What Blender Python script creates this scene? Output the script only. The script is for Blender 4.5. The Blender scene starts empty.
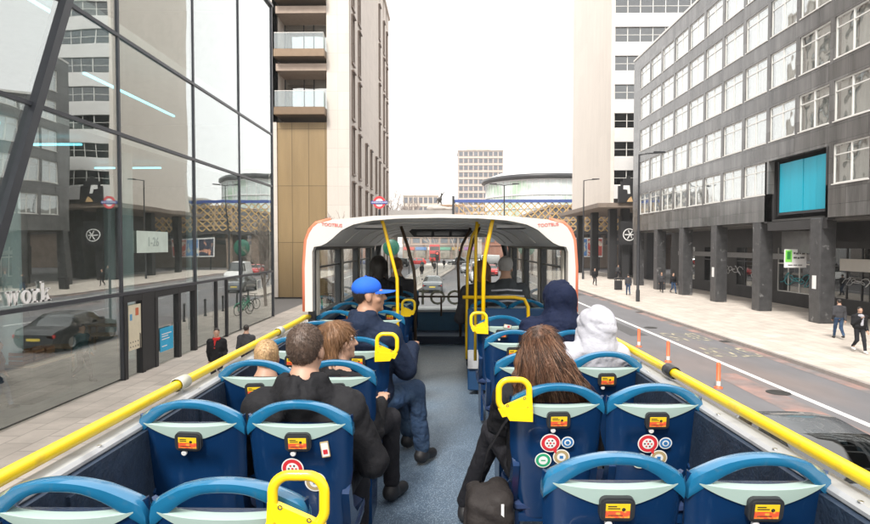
import bpy, bmesh, math, random
import numpy as np
from mathutils import Vector, Matrix, noise
random.seed(7)
rad = math.radians
S = bpy.context.scene
COL = S.collection
# ------------------------------------------------------------------ camera
F = 2.56                       # height of the upper deck floor
CAMZ = F + 1.64
cd = bpy.data.cameras.new('camera'); cam = bpy.data.objects.new('camera', cd); COL.objects.link(cam)
cd.sensor_width = 36; cd.lens = 24.0; cd.clip_start = 0.05; cd.clip_end = 3000
cam.location = (0.03, 0, CAMZ)
cam.rotation_euler = (rad(90 - 1.68), 0, rad(0.79))
S.camera = cam
S.render.resolution_x = 1024; S.render.resolution_y = 617
S.view_settings.view_transform = 'Standard'; S.view_settings.look = 'None'
S.view_settings.exposure = 1.7; S.view_settings.gamma = 1
# ------------------------------------------------------------------ world and sun (bright overcast)
SUN_EL, SUN_AZ = 48, 200
W = bpy.data.worlds.new('World'); S.world = W; W.use_nodes = True
nt = W.node_tree; bg = nt.nodes['Background']
sky = nt.nodes.new('ShaderNodeTexSky'); sky.sky_type = 'NISHITA'; sky.sun_disc = False
sky.sun_elevation = rad(SUN_EL); sky.sun_rotation = rad(SUN_AZ); sky.dust_density = 4; sky.air_density = 1.0
mx = nt.nodes.new('ShaderNodeMixRGB'); mx.inputs[0].default_value = 0.86
mx.inputs[2].default_value = (9.9, 9.6, 9.25, 1)         # the even white of the cloud layer
nt.links.new(sky.outputs[0], mx.inputs[1]); nt.links.new(mx.outputs[0], bg.inputs[0])
bg.inputs[1].default_value = 0.07
sd = bpy.data.lights.new('sun', 'SUN'); sd.energy = 1.4; sd.angle = rad(12); sd.color = (1, .96, .9)
sun = bpy.data.objects.new('sun', sd); COL.objects.link(sun)
a = rad(SUN_AZ); e = rad(SUN_EL)
sun.rotation_euler = Vector((math.sin(a)*math.cos(e), math.cos(a)*math.cos(e), math.sin(e))).to_track_quat('Z', 'Y').to_euler()
S.cycles.max_bounces = 8; S.cycles.transparent_max_bounces = 24
# ------------------------------------------------------------------ materials
MATS = {}
def mat(name, c, rough=.6, metal=0, var=.12, scale=3.0, bump=0, bscale=60, spec=.5, coat=0, emit=0, stretch=None, c2=None, c2scale=1.5, c2lo=.5, c2hi=.65):
    if name in MATS: return MATS[name]
    m = bpy.data.materials.new(name); m.use_nodes = True; t = m.node_tree; p = t.nodes['Principled BSDF']
    p.inputs['Roughness'].default_value = rough; p.inputs['Metallic'].default_value = metal
    p.inputs['Specular IOR Level'].default_value = spec; p.inputs['Coat Weight'].default_value = coat
    tc = t.nodes.new('ShaderNodeTexCoord'); mp = t.nodes.new('ShaderNodeMapping')
    t.links.new(tc.outputs['Object'], mp.inputs[0])
    if stretch: mp.inputs['Scale'].default_value = stretch
    n = t.nodes.new('ShaderNodeTexNoise'); n.inputs['Scale'].default_value = scale; n.inputs['Detail'].default_value = 6
    t.links.new(mp.outputs[0], n.inputs[0])
    r = t.nodes.new('ShaderNodeMapRange'); r.inputs[3].default_value = 1 - var*1.6; r.inputs[4].default_value = 1 + var*1.6
    t.links.new(n.outputs[0], r.inputs[0])
    base = t.nodes.new('ShaderNodeRGB'); base.outputs[0].default_value = (*c, 1); src = base.outputs[0]
    if c2:
        n2 = t.nodes.new('ShaderNodeTexNoise'); n2.inputs['Scale'].default_value = c2scale; n2.inputs['Detail'].default_value = 5
        t.links.new(mp.outputs[0], n2.inputs[0])
        r2 = t.nodes.new('ShaderNodeMapRange'); r2.inputs[1].default_value = c2lo; r2.inputs[2].default_value = c2hi
        t.links.new(n2.outputs[0], r2.inputs[0])
        x = t.nodes.new('ShaderNodeMixRGB'); x.inputs[2].default_value = (*c2, 1)
        t.links.new(r2.outputs[0], x.inputs[0]); t.links.new(src, x.inputs[1]); src = x.outputs[0]
    v = t.nodes.new('ShaderNodeVectorMath'); v.operation = 'SCALE'
    t.links.new(src, v.inputs[0]); t.links.new(r.outputs[0], v.inputs['Scale'])
    t.links.new(v.outputs[0], p.inputs['Base Color'])
    if bump:
        n3 = t.nodes.new('ShaderNodeTexNoise'); n3.inputs['Scale'].default_value = bscale; n3.inputs['Detail'].default_value = 3
        t.links.new(mp.outputs[0], n3.inputs[0])
        b = t.nodes.new('ShaderNodeBump'); b.inputs['Strength'].default_value = bump; b.inputs['Distance'].default_value = .01
        t.links.new(n3.outputs[0], b.inputs['Height']); t.links.new(b.outputs[0], p.inputs['Normal'])
    if emit:
        p.inputs['Emission Color'].default_value = (*c, 1); p.inputs['Emission Strength'].default_value = emit
    MATS[name] = m; return m
def glass(name, tint, refl, rough=.0, wob=0, wscale=.4, gl=(.95, .97, .97)):
    """thin architectural glass: see-through tint plus a mirror reflection that grows towards grazing"""
    if name in MATS: return MATS[name]
    m = bpy.data.materials.new(name); m.use_nodes = True; t = m.node_tree; t.nodes.clear()
    o = t.nodes.new('ShaderNodeOutputMaterial'); mixs = t.nodes.new('ShaderNodeMixShader')
    tr = t.nodes.new('ShaderNodeBsdfTransparent'); tr.inputs[0].default_value = (*tint, 1)
    g = t.nodes.new('ShaderNodeBsdfGlossy'); g.inputs['Roughness'].default_value = rough; g.inputs[0].default_value = (*gl, 1)
    f = t.nodes.new('ShaderNodeLayerWeight'); f.inputs[0].default_value = .5
    pw = t.nodes.new('ShaderNodeMath'); pw.operation = 'POWER'; pw.inputs[1].default_value = 4.0; t.links.new(f.outputs['Facing'], pw.inputs[0])
    r = t.nodes.new('ShaderNodeMapRange'); r.inputs[1].default_value = 0; r.inputs[2].default_value = 1; r.inputs[3].default_value = refl; r.inputs[4].default_value = 1
    t.links.new(pw.outputs[0], r.inputs[0]); t.links.new(r.outputs[0], mixs.inputs[0])
    t.links.new(tr.outputs[0], mixs.inputs[1]); t.links.new(g.outputs[0], mixs.inputs[2]); t.links.new(mixs.outputs[0], o.inputs[0])
    if wob:
        tc = t.nodes.new('ShaderNodeTexCoord'); n = t.nodes.new('ShaderNodeTexNoise'); n.inputs['Scale'].default_value = wscale
        n.inputs['Detail'].default_value = 1
        b = t.nodes.new('ShaderNodeBump'); b.inputs['Strength'].default_value = wob; b.inputs['Distance'].default_value = .05
        t.links.new(tc.outputs['Object'], n.inputs[0]); t.links.new(n.outputs[0], b.inputs['Height'])
        t.links.new(b.outputs[0], g.inputs['Normal'])
    MATS[name] = m; return m
def tiles(name, c, joint, w, h, axes='yz', rough=.5, var=.25, mortar=.012, streak=True, spec=.5, offset=0.5, c2=None):
    """stone, panel or paving surface with thin joints; axes picks the wall plane"""
    if name in MATS: return MATS[name]
    m = bpy.data.materials.new(name); m.use_nodes = True; t = m.node_tree; p = t.nodes['Principled BSDF']
    p.inputs['Roughness'].default_value = rough; p.inputs['Specular IOR Level'].default_value = spec
    tc = t.nodes.new('ShaderNodeTexCoord'); sp = t.nodes.new('ShaderNodeSeparateXYZ'); cb = t.nodes.new('ShaderNodeCombineXYZ')
    t.links.new(tc.outputs['Object'], sp.inputs[0])
    for i, ax in enumerate(axes): t.links.new(sp.outputs['xyz'.index(ax)], cb.inputs[i])
    br = t.nodes.new('ShaderNodeTexBrick'); br.offset = offset
    br.inputs['Color1'].default_value = (*c, 1); k = 1 - var
    br.inputs['Color2'].default_value = (*[x*k for x in (c2 or c)], 1); br.inputs['Mortar'].default_value = (*joint, 1)
    br.inputs['Scale'].default_value = 1; br.inputs['Mortar Size'].default_value = mortar; br.inputs['Brick Width'].default_value = w; br.inputs['Row Height'].default_value = h
    t.links.new(cb.outputs[0], br.inputs[0])
    mp = t.nodes.new('ShaderNodeMapping'); mp.inputs['Scale'].default_value = (1, 1, .12) if streak else (1, 1, 1)
    t.links.new(tc.outputs['Object'], mp.inputs[0])
    n = t.nodes.new('ShaderNodeTexNoise'); n.inputs['Scale'].default_value = 1.1; n.inputs['Detail'].default_value = 8; n.inputs['Roughness'].default_value = .65
    t.links.new(mp.outputs[0], n.inputs[0])
    r = t.nodes.new('ShaderNodeMapRange'); r.inputs[1].default_value = .3; r.inputs[2].default_value = .7; r.inputs[3].default_value = 1 - var; r.inputs[4].default_value = 1 + var
    t.links.new(n.outputs[0], r.inputs[0])
    v = t.nodes.new('ShaderNodeVectorMath'); v.operation = 'SCALE'
    t.links.new(br.outputs[0], v.inputs[0]); t.links.new(r.outputs[0], v.inputs['Scale']); t.links.new(v.outputs[0], p.inputs['Base Color'])
    MATS[name] = m; return m
# ------------------------------------------------------------------ mesh helpers
class MB:
    def __init__(s): s.v = []; s.f = []; s.m = []; s.mi = 0
    def add(s, vs, fs):
        o = len(s.v); s.v += [tuple(p) for p in vs]
        for f in fs: s.f.append(tuple(o+i for i in f)); s.m.append(s.mi)
    def box(s, x0, x1, y0, y1, z0, z1):
        if x0 > x1: x0, x1 = x1, x0
        if y0 > y1: y0, y1 = y1, y0
        if z0 > z1: z0, z1 = z1, z0
        s.add([(x0,y0,z0),(x1,y0,z0),(x1,y1,z0),(x0,y1,z0),(x0,y0,z1),(x1,y0,z1),(x1,y1,z1),(x0,y1,z1)],
              [(0,3,2,1),(4,5,6,7),(0,1,5,4),(1,2,6,5),(2,3,7,6),(3,0,4,7)])
        return s
    def bbox(s, x0, x1, y0, y1, z0, z1, b=.01):
        """box with bevelled vertical and top edges (octagonal plan)"""
        pl = [(x0+b,y0),(x1-b,y0),(x1,y0+b),(x1,y1-b),(x1-b,y1),(x0+b,y1),(x0,y1-b),(x0,y0+b)]
        cx, cy = (x0+x1)/2, (y0+y1)/2
        def ring(k, z): return [(cx+(x-cx)*(1-k/max(1e-6,abs(x1-x0)/2)), cy+(y-cy)*(1-k/max(1e-6,abs(y1-y0)/2)), z) for x, y in pl]
        v = ring(b, z0)+ring(0, z0+b)+ring(0, z1-b)+ring(b, z1)
        f = [tuple(range(7,-1,-1)), tuple(range(24,32))]
        for r in range(3):
            for i in range(8): j = (i+1) % 8; f.append((r*8+i, r*8+j, r*8+8+j, r*8+8+i))
        s.add(v, f); return s
    def prism(s, pts, axis, a0, a1):
        """extrude a closed polygon of 2D pts along axis ('x': pts are (y,z); 'y': (x,z); 'z': (x,y))"""
        def P(p, q): return {'x': (q, p[0], p[1]), 'y': (p[0], q, p[1]), 'z': (p[0], p[1], q)}[axis]
        n = len(pts); v = [P(p, a0) for p in pts]+[P(p, a1) for p in pts]
        f = [tuple(range(n-1,-1,-1)), tuple(range(n, 2*n))]+[(i, (i+1) % n, n+(i+1) % n, n+i) for i in range(n)]
        s.add(v, f); return s
    def tube(s, pts, r, n=8, closed=False, flat=None, up=None):
        pts = [Vector(p) for p in pts]; N = len(pts); rings = []
        rs = r if isinstance(r, (list, tuple)) else [r]*N
        prev = None
        for i, p in enumerate(pts):
            a = pts[(i-1) % N] if (closed or i > 0) else p; b = pts[(i+1) % N] if (closed or i < N-1) else p
            d = (b-a).normalized()
            if prev is None:
                u = Vector(up) if up else (Vector((0,0,1)) if abs(d.z) < .9 else Vector((1,0,0)))
            else: u = prev
            u = (u-d*u.dot(d)).normalized(); prev = u; w = d.cross(u)
            ku, kw = flat if flat else (1, 1)
            rings.append([p+u*math.cos(2*math.pi*k/n)*rs[i]*ku+w*math.sin(2*math.pi*k/n)*rs[i]*kw for k in range(n)])
        v = [q for R in rings for q in R]; f = []
        for i in range(N if closed else N-1):
            for k in range(n):
                a = i*n+k; b = i*n+(k+1) % n; c = ((i+1) % N)*n+(k+1) % n; d = ((i+1) % N)*n+k
                f.append((a, b, c, d))
        if not closed: f.append(tuple(range(n-1,-1,-1))); f.append(tuple((N-1)*n+k for k in range(n)))
        s.add(v, f); return s
    def lathe(s, prof, c=(0,0,0), axis='z', n=24, arc=(0, 2*math.pi)):
        """revolve (radius, height) pairs"""
        v = []; full = abs(arc[1]-arc[0]-2*math.pi) < 1e-4; M = n if full else n+1
        for r, h in prof:
            for k in range(M):
                t = arc[0]+(arc[1]-arc[0])*k/n; x, y = r*math.cos(t), r*math.sin(t)
                q = {'z': (x, y, h), 'y': (x, h, y), 'x': (h, x, y)}[axis]
                v.append((q[0]+c[0], q[1]+c[1], q[2]+c[2]))
        f = []
        for i in range(len(prof)-1):
            for k in range(n):
                k2 = (k+1) % M if full else k+1
                f.append((i*M+k, i*M+k2, (i+1)*M+k2, (i+1)*M+k))
        s.add(v, f); return s
    def quad(s, a, b, c, d): s.add([a, b, c, d], [(0,1,2,3)]); return s
    def xf(s, M):
        s.v = [tuple(M @ Vector(p)) for p in s.v]; return s
    def mesh(s, name, mats, smooth=False):
        me = bpy.data.meshes.new(name); me.from_pydata(s.v, [], s.f)
        for m in (mats if isinstance(mats, (list, tuple)) else [mats]): me.materials.append(m)
        me.polygons.foreach_set('material_index', s.m)
        bm = bmesh.new(); bm.from_mesh(me); bmesh.ops.delete(bm, geom=[v for v in bm.verts if not v.link_faces], context='VERTS'); bmesh.ops.recalc_face_normals(bm, faces=bm.faces); bm.to_mesh(me); bm.free()
        if smooth:
            me.polygons.foreach_set('use_smooth', [True]*len(me.polygons))
            if smooth != 'full':
                try: me.set_sharp_from_angle(angle=rad(40))
                except Exception: pass
        me.update(); return me
    def build(s, name, mats, parent=None, smooth=False, loc=None, bevel=0):
        o = link(name, s.mesh(name, mats, smooth), parent, loc)
        if bevel: bev(o, bevel)
        return o
def bev(o, w, seg=2):
    b = o.modifiers.new('bevel', 'BEVEL'); b.width = w; b.segments = seg; b.limit_method = 'ANGLE'; b.angle_limit = rad(35); return o
def link(name, data, parent=None, loc=None, rot=None):
    o = bpy.data.objects.new(name, data); COL.objects.link(o)
    if parent: o.parent = parent
    if loc is not None: o.location = loc
    if rot is not None: o.rotation_euler = rot
    return o
def tag(o, label, cat, group=None):
    o['label'] = label; o['category'] = cat
    if group: o['group'] = group
    return o
def thing(name, label, cat, loc=(0,0,0), rz=0, group=None):
    return tag(link(name, None, None, loc, (0,0,rz)), label, cat, group)
def struct(o, kind='structure'): o['kind'] = kind; return o
def copy_tree(o, parent=None):
    c = o.copy(); COL.objects.link(c)
    if parent: c.parent = parent
    for ch in [x for x in o.children]: copy_tree(ch, c)
    return c
def text_mb(txt, size, depth=.01, mi=0, sx=1.0, bold=0.0):
    cu = bpy.data.curves.new('txt', 'FONT'); cu.body = txt; cu.size = size; cu.extrude = depth/2; cu.offset = bold*size
    cu.align_x = 'CENTER'; cu.align_y = 'CENTER'; cu.resolution_u = 3
    o = bpy.data.objects.new('txt', cu); COL.objects.link(o)
    me = bpy.data.meshes.new_from_object(o.evaluated_get(bpy.context.evaluated_depsgraph_get()))
    mb = MB(); mb.mi = mi; mb.add([(v.co.x*sx, v.co.y, v.co.z) for v in me.vertices], [tuple(p.vertices) for p in me.polygons])
    bpy.data.objects.remove(o); bpy.data.curves.remove(cu); bpy.data.meshes.remove(me); return mb
def put(dst, src, M):
    o = len(dst.v); dst.v += [tuple(M @ Vector(p)) for p in src.v]
    dst.f += [tuple(o+i for i in f) for f in src.f]; dst.m += src.m; return dst
def lerp(a, b, t): return a+(b-a)*t
def ss(t): t = max(0, min(1, t)); return t*t*(3-2*t)
def interp(x, tab):
    if x <= tab[0][0]: return tab[0][1]
    for (a, p), (b, q) in zip(tab, tab[1:]):
        if x <= b: return p+(q-p)*ss((x-a)/(b-a)) if b > a else q
    return tab[-1][1]
# ------------------------------------------------------------------ organic surfaces: distance field + surface nets
def nets(V, org, h):
    s = V < 0
    nx, ny, nz = V.shape
    cnt = np.zeros((nx-1, ny-1, nz-1), np.int8)
    for a in (0,1):
        for b in (0,1):
            for c in (0,1): cnt += s[a:nx-1+a, b:ny-1+b, c:nz-1+c]
    act = (cnt > 0) & (cnt < 8); I = np.argwhere(act)
    if len(I) == 0: return [], []
    idx = -np.ones(act.shape, np.int64); idx[act] = np.arange(len(I))
    acc = np.zeros((len(I), 3)); n = np.zeros(len(I))
    corners = [(a,b,c) for a in (0,1) for b in (0,1) for c in (0,1)]
    for p in corners:
        for ax in range(3):
            if p[ax]: continue
            q = list(p); q[ax] = 1
            v0 = V[I[:,0]+p[0], I[:,1]+p[1], I[:,2]+p[2]]; v1 = V[I[:,0]+q[0], I[:,1]+q[1], I[:,2]+q[2]]
            x = (v0 < 0) != (v1 < 0); t = np.where(x, v0/(v0-v1+1e-12), 0)
            pt = np.tile(np.array(p, float), (len(I), 1)); pt[:, ax] += t
            acc[x] += pt[x]; n[x] += 1
    P = (I+acc/n[:,None])*h+np.array(org)
    F_ = []
    for ax in range(3):
        b, c = (ax+1) % 3, (ax+2) % 3
        sl0 = [slice(None)]*3; sl1 = [slice(None)]*3; sl0[ax] = slice(0,-1); sl1[ax] = slice(1,None)
        s0 = s[tuple(sl0)]; s1 = s[tuple(sl1)]
        E = np.argwhere(s0 != s1); E = E[(E[:,b] > 0) & (E[:,c] > 0) & (E[:,b] < V.shape[b]-1) & (E[:,c] < V.shape[c]-1)]
        if not len(E): continue
        def g(db, dc):
            K = E.copy(); K[:,b] -= db; K[:,c] -= dc; return idx[K[:,0], K[:,1], K[:,2]]
        q = np.stack([g(1,1), g(0,1), g(0,0), g(1,0)], 1)
        fl = ~s0[E[:,0], E[:,1], E[:,2]]; q[fl] = q[fl][:, ::-1]
        F_.append(q)
    return P, np.concatenate(F_)
class SDF:
    """smooth union of tapered capsules and ellipsoids, sampled on a grid"""
    def __init__(s, k=.02): s.p = []; s.k = k; s.wr = None; s.cut = []
    def cap(s, a, b, ra, rb=None, k=None): s.p.append(('c', Vector(a), Vector(b), ra, ra if rb is None else rb, k or s.k)); return s
    def ell(s, c, r, M=None, k=None): s.p.append(('e', Vector(c), Vector(r), M, 0, k or s.k)); return s
    def sub(s, c, r, M=None, k=.008): s.cut.append(('e', Vector(c), Vector(r), M, 0, k)); return s
    def bounds(s, p):
        if p[0] == 'c':
            R = max(p[3], p[4]); return [min(p[1][i], p[2][i])-R for i in range(3)], [max(p[1][i], p[2][i])+R for i in range(3)]
        R = p[2] if p[3] is None else Vector([max(p[2])]*3)
        return [p[1][i]-R[i] for i in range(3)], [p[1][i]+R[i] for i in range(3)]
    def dist(s, p, X):
        if p[0] == 'c':
            a = np.array(p[1]); d = np.array(p[2])-a; L = max(1e-9, d.dot(d)); Y = X-a
            t = np.clip((Y@d)/L, 0, 1); return np.linalg.norm(Y-t[...,None]*d, axis=-1)-(p[3]+(p[4]-p[3])*t)
        Y = X-np.array(p[1])
        if p[3] is not None: Y = Y@np.array(p[3])
        r = np.array(p[2]); k0 = np.linalg.norm(Y/r, axis=-1); k1 = np.linalg.norm(Y/(r*r), axis=-1)+1e-9
        return k0*(k0-1)/k1
    def mesh(s, h, name, m, smooth=True):
        B = [s.bounds(p) for p in s.p]; pad = 3*h+.03
        lo = np.array([min(b[0][i] for b in B) for i in range(3)])-pad; hi = np.array([max(b[1][i] for b in B) for i in range(3)])+pad
        n = np.ceil((hi-lo)/h).astype(int)+1
        V = np.full(n, 1.0)
        ax = [lo[i]+np.arange(n[i])*h for i in range(3)]
        for grp, op in ((s.p, 1), (s.cut, -1)):
            for p in grp:
                b0, b1 = s.bounds(p); k = p[5]; m_ = 3*k+3*h+.01
                i0 = np.maximum(0, np.floor((np.array(b0)-m_-lo)/h).astype(int)); i1 = np.minimum(n, np.ceil((np.array(b1)+m_-lo)/h).astype(int)+1)
                if (i1 <= i0).any(): continue
                sl = tuple(slice(i0[i], i1[i]) for i in range(3))
                X = np.stack(np.meshgrid(ax[0][sl[0]], ax[1][sl[1]], ax[2][sl[2]], indexing='ij'), -1)
                d = s.dist(p, X); v = V[sl]
                if op == 1: hh = np.clip(.5+.5*(v-d)/k, 0, 1); V[sl] = v*(1-hh)+d*hh-k*hh*(1-hh)
                else: d = -d; hh = np.clip(.5-.5*(v-d)/k, 0, 1); V[sl] = v*(1-hh)+d*hh+k*hh*(1-hh)
        if s.wr and len(s.wr) == 4:      # cloth folds: ridged, warped in several directions
            amp, fr, seed, _ = s.wr; X = np.meshgrid(*ax, indexing='ij'); w = 0; rg = np.random.RandomState(seed)
            for o_, (ka, kf) in enumerate(((.45,.5),(.9,1.1),(.5,2.1),(.25,3.6))):
                d = rg.normal(size=3); d[2] *= 1.3; d /= np.linalg.norm(d); e1 = rg.normal(size=3); e2 = rg.normal(size=3); ph = rg.rand(3)*6
                q = fr*kf*(X[0]*d[0]+X[1]*d[1]+X[2]*d[2]); q = q+1.5*np.sin(fr*kf*.5*(X[0]*e1[0]+X[1]*e1[1]+X[2]*e1[2])+ph[0])+.8*np.sin(fr*kf*.9*(X[0]*e2[0]+X[1]*e2[1]+X[2]*e2[2])+ph[1])
                mk = .55+.45*np.sin(fr*kf*.33*(X[0]*e2[0]-X[1]*e1[1]+X[2]*e1[2])+ph[2])
                w = w+ka*mk*(np.abs(np.sin(q))**.7*2-1.2)
            V = V-amp*w
        elif s.wr:
            amp, fr, seed = s.wr
            X = np.meshgrid(*ax, indexing='ij')
            w = np.sin(fr*(X[0]*.9+X[2]*.8)+seed+2.2*np.sin(fr*.45*X[1]+seed)+1.5*np.sin(fr*.37*X[2]))*np.sin(fr*(.8*X[2]-.5*X[0]+.3*X[1])+1.7*seed+1.6*np.sin(fr*.5*X[0]))
            V = V+amp*w
        P, Q = nets(V, lo, h)
        me = bpy.data.meshes.new(name); me.from_pydata([tuple(map(float, p)) for p in P], [], [tuple(map(int, q)) for q in Q])
        me.materials.append(m)
        if smooth: me.polygons.foreach_set('use_smooth', [True]*len(me.polygons))
        me.update(); return me
    def build(s, name, m, parent, h=.012): return link(name, s.mesh(h, name, m), parent)
# ------------------------------------------------------------------ palette
M_ASPH = mat('asphalt', (.155,.152,.16), .85, var=.14, scale=1.2, bump=.25, bscale=90, c2=(.19,.16,.152), c2scale=.22, c2lo=.5, c2hi=.68, stretch=(1,.35,1))
M_PAVE = tiles('paving_slabs', (.56,.5,.44), (.36,.32,.28), .9, .6, 'yx', .85, .16, .016, False)
M_KERB = mat('kerb_granite', (.3,.27,.25), .8, var=.18, scale=4)
M_LINE = mat('road_paint', (.72,.72,.7), .7, var=.1, scale=5, c2=(.4,.39,.38), c2scale=7, c2lo=.55, c2hi=.7)
M_YLINE = mat('worn_yellow_paint', (.46,.41,.28), .8, var=.1, scale=5, c2=(.17,.165,.15), c2scale=3.0, c2lo=.38, c2hi=.52)
M_RED = mat('red_surfacing', (.3,.19,.165), .9, var=.25, scale=2.5, c2=(.17,.16,.16), c2scale=.5, c2lo=.42, c2hi=.58)
M_DARKM = mat('dark_metal', (.025,.026,.03), .4, var=.1)
M_BLACK = mat('black_matt', (.015,.015,.017), .6, var=.1)
M_WHITEP = mat('white_paint', (.75,.75,.74), .45, var=.04, scale=2)
M_SLATE = tiles('slate_cladding', (.12,.118,.116), (.04,.04,.04), 1.42, .78, 'yz', .2, .7, .012, True, .8, 0, (.24,.23,.22))
M_SLATEX = tiles('slate_cladding_end', (.15,.15,.155), (.045,.045,.048), 1.42, .78, 'xz', .28, .42, .012, True, .6, 0, (.19,.185,.18))
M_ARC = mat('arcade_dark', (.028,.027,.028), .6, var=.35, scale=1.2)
M_WFRAME = mat('window_frame_white', (.68,.67,.64), .5, var=.08)
M_PANE = glass('office_pane', (.93,.95,.95), .27, .02, .5, .7)
M_BLIND = mat('curtain_pale', (.56,.55,.52), .9, var=.12, scale=3, stretch=(6,6,.4))
M_BLINDD = mat('curtain_dark', (.13,.125,.12), .9, var=.3, scale=2, stretch=(6,6,.4))
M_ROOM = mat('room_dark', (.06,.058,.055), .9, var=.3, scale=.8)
# ------------------------------------------------------------------ ground, road, pavements
o = MB().box(-900, 900, -300, 1500, -.6, -.008).build('ground', mat('ground_tarmac', (.17,.165,.16), .9, var=.15, scale=.1)); struct(o)
o = MB().quad((-5.2,-80,0),(12.6,-80,0),(12.6,400,0),(-5.2,400,0)).build('road', M_ASPH); struct(o)
o = MB().quad((-60,62,-.004),(-5.2,62,-.004),(-5.2,132,-.004),(-60,132,-.004)).quad((12.6,92,-.004),(90,92,-.004),(90,132,-.004),(12.6,132,-.004)).build('side_road', M_ASPH); struct(o)
def pavement(name, poly, kerb_edges):
    m = MB().prism(poly, 'z', -.1, .12); o = m.build(name, M_PAVE); struct(o)
    k = MB()
    for (ax, ay), (bx, by), side in kerb_edges:
        d = Vector((bx-ax, by-ay)).normalized(); nn = Vector((-d.y, d.x))*side*.15
        n = max(1, int(Vector((bx-ax, by-ay)).length/3)) if True else 1
        k.prism([(ax, ay), (bx, by), (bx+nn.x, by+nn.y), (ax+nn.x, ay+nn.y)], 'z', -.1, .128)
    o = k.build('kerb', M_KERB); struct(o)
pavement('pavement', [(-9.7,-60),(-5.2,-60),(-5.2,62),(-9.7,62)], [((-5.2,-60),(-5.2,62),-1)])
pavement('pavement', [(12.6,-60),(24,-60),(24,92),(12.6,92)], [((12.6,-60),(12.6,92),1)])
pavement('traffic_island', [(-4.4,47),(-2.9,47),(-1.1,66),(2.1,104),(2.6,128),(-4.4,128)],
         [((-2.9,47),(-1.1,66),-1),((-1.1,66),(2.1,104),-1),((2.1,104),(2.6,128),-1),((-4.4,47),(-2.9,47),-1)])
o = MB().quad((9.86,-60,.004),(10.06,-60,.004),(10.06,90,.004),(9.86,90,.004)).build('road_line', M_LINE); struct(o)
lm = MB()
for i in range(14): lm.quad((3.0,8+i*7,.004),(3.12,8+i*7,.004),(3.12,11+i*7,.004),(3.0,11+i*7,.004))
for i in range(12): lm.quad((-4.9,60+i*3,.004),(-4.4,60+i*3,.004),(-4.4,61+i*3,.004),(-4.9,61+i*3,.004))
o = lm.build('road_line', M_LINE); struct(o)
o = MB().quad((12.05,-60,.004),(12.55,-60,.004),(12.55,90,.004),(12.05,90,.004)).quad((8.5,6,.004),(9.5,6,.004),(9.6,19,.004),(8.8,19,.004)).build('red_road_surfacing', M_RED); struct(o)
tm = MB()
put(tm, text_mb('BUS', 1.0, .0, bold=.015), Matrix.Translation((11.1,26.7,.006)) @ Matrix.Rotation(math.pi,4,'Z') @ Matrix.Diagonal((1.0,3.2,1,1)))
put(tm, text_mb('STOP', .82, .0, bold=.015), Matrix.Translation((11.2,22.9,.006)) @ Matrix.Rotation(math.pi,4,'Z') @ Matrix.Diagonal((1.0,3.4,1,1)))
o = tm.build('road_lettering', M_YLINE); struct(o)
R_ = random.Random(31); pm = MB(); dm = MB()
for k in range(9):
    x_ = R_.uniform(5.5, 11.5); y_ = 12+k*5+R_.uniform(-2,2); w_, l_ = R_.uniform(.5,1.3), R_.uniform(1.2,5)
    pm.prism([(x_,y_),(x_+w_,y_+.1),(x_+w_-.1,y_+l_),(x_+.05,y_+l_-.1)], 'z', .0035, .007)
o = pm.build('road_patch', mat('patch_dark', (.09,.088,.09), .85, var=.15, scale=4)); struct(o)
for k in range(7): dm.lathe([(.32,.006),(.32,.012),(.26,.012),(.001,.011)], (R_.uniform(5,12), 10+k*6.5, 0), 'z', 18)
for k in range(5): dm.box(12.1, 12.5, 14+k*11, 14.5+k*11, .006, .012)
o = dm.build('road_covers', mat('iron', (.05,.048,.045), .6, metal=.4, var=.3, scale=8)); struct(o)
# ------------------------------------------------------------------ right: long slate office block over an arcade
ob = thing('office_building', 'long grey slate office block on the right, white framed windows above a dark arcade', 'building', (19.5, 0, 0))
X0 = 0; Y0, Y1 = 7.6, 59.9; PB = 5.7; NB = 9     # bays of 5.7 m, two windows each
rowz = [(7.25, 9.2), (10.35, 12.35), (13.45, 15.5), (16.5, 18.6), (19.55, 21.5)]
ys = [59.9-1.2-PB*i for i in range(NB+1)]       # column lines
wins = []
y = 57.9
while y > 9:
    wins.append((y-2.5, y)); y -= 2.85
teal = (30.35, 35.0)
cl = MB()
zed = [5.6]+[z for r in rowz for z in r]+[22.8]
for i in range(0, len(zed), 2):
    if i == 0:
        cl.box(X0, X0+.35, Y0, 29.9, zed[0], zed[1]); cl.box(X0, X0+.35, 35.3, Y1, zed[0], zed[1])
    else: cl.box(X0, X0+.35, Y0, Y1, zed[i], zed[i+1])
for ri, (z0, z1) in enumerate(rowz):
    edges = [Y1]+[v for w in wins for v in (w[1], w[0])]+[Y0]
    for k in range(0, len(edges)-1, 2):
        ya, yb = edges[k+1], edges[k]
        ya, yb = min(ya, yb), max(ya, yb)
        if ri == 0 and ya > 29.9 and yb < 35.4: continue
        cl.box(X0, X0+.345, ya, yb, z0, z1)
cl.build('facade_cladding', M_SLATE, ob)
e = MB(); e.box(.36, 14, Y1-.3, Y1, 5.6, 22.79); e.box(.36, 14, Y0, Y0+.3, 5.6, 22.79); e.build('end_wall', M_SLATEX, ob)
e = MB(); e.box(.3, 14, Y0+.3, Y1-.3, 22.3, 22.76); e.build('roof', M_ARC, ob)
e = MB(); e.box(-.06, .5, Y0-.05, Y1+.05, 22.8, 22.98); e.build('parapet_coping', M_WFRAME, ob)
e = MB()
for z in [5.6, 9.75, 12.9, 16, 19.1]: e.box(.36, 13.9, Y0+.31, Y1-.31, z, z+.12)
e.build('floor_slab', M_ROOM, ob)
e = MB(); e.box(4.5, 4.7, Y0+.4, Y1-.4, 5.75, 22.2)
e.build('inner_wall', M_ROOM, ob)
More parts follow.
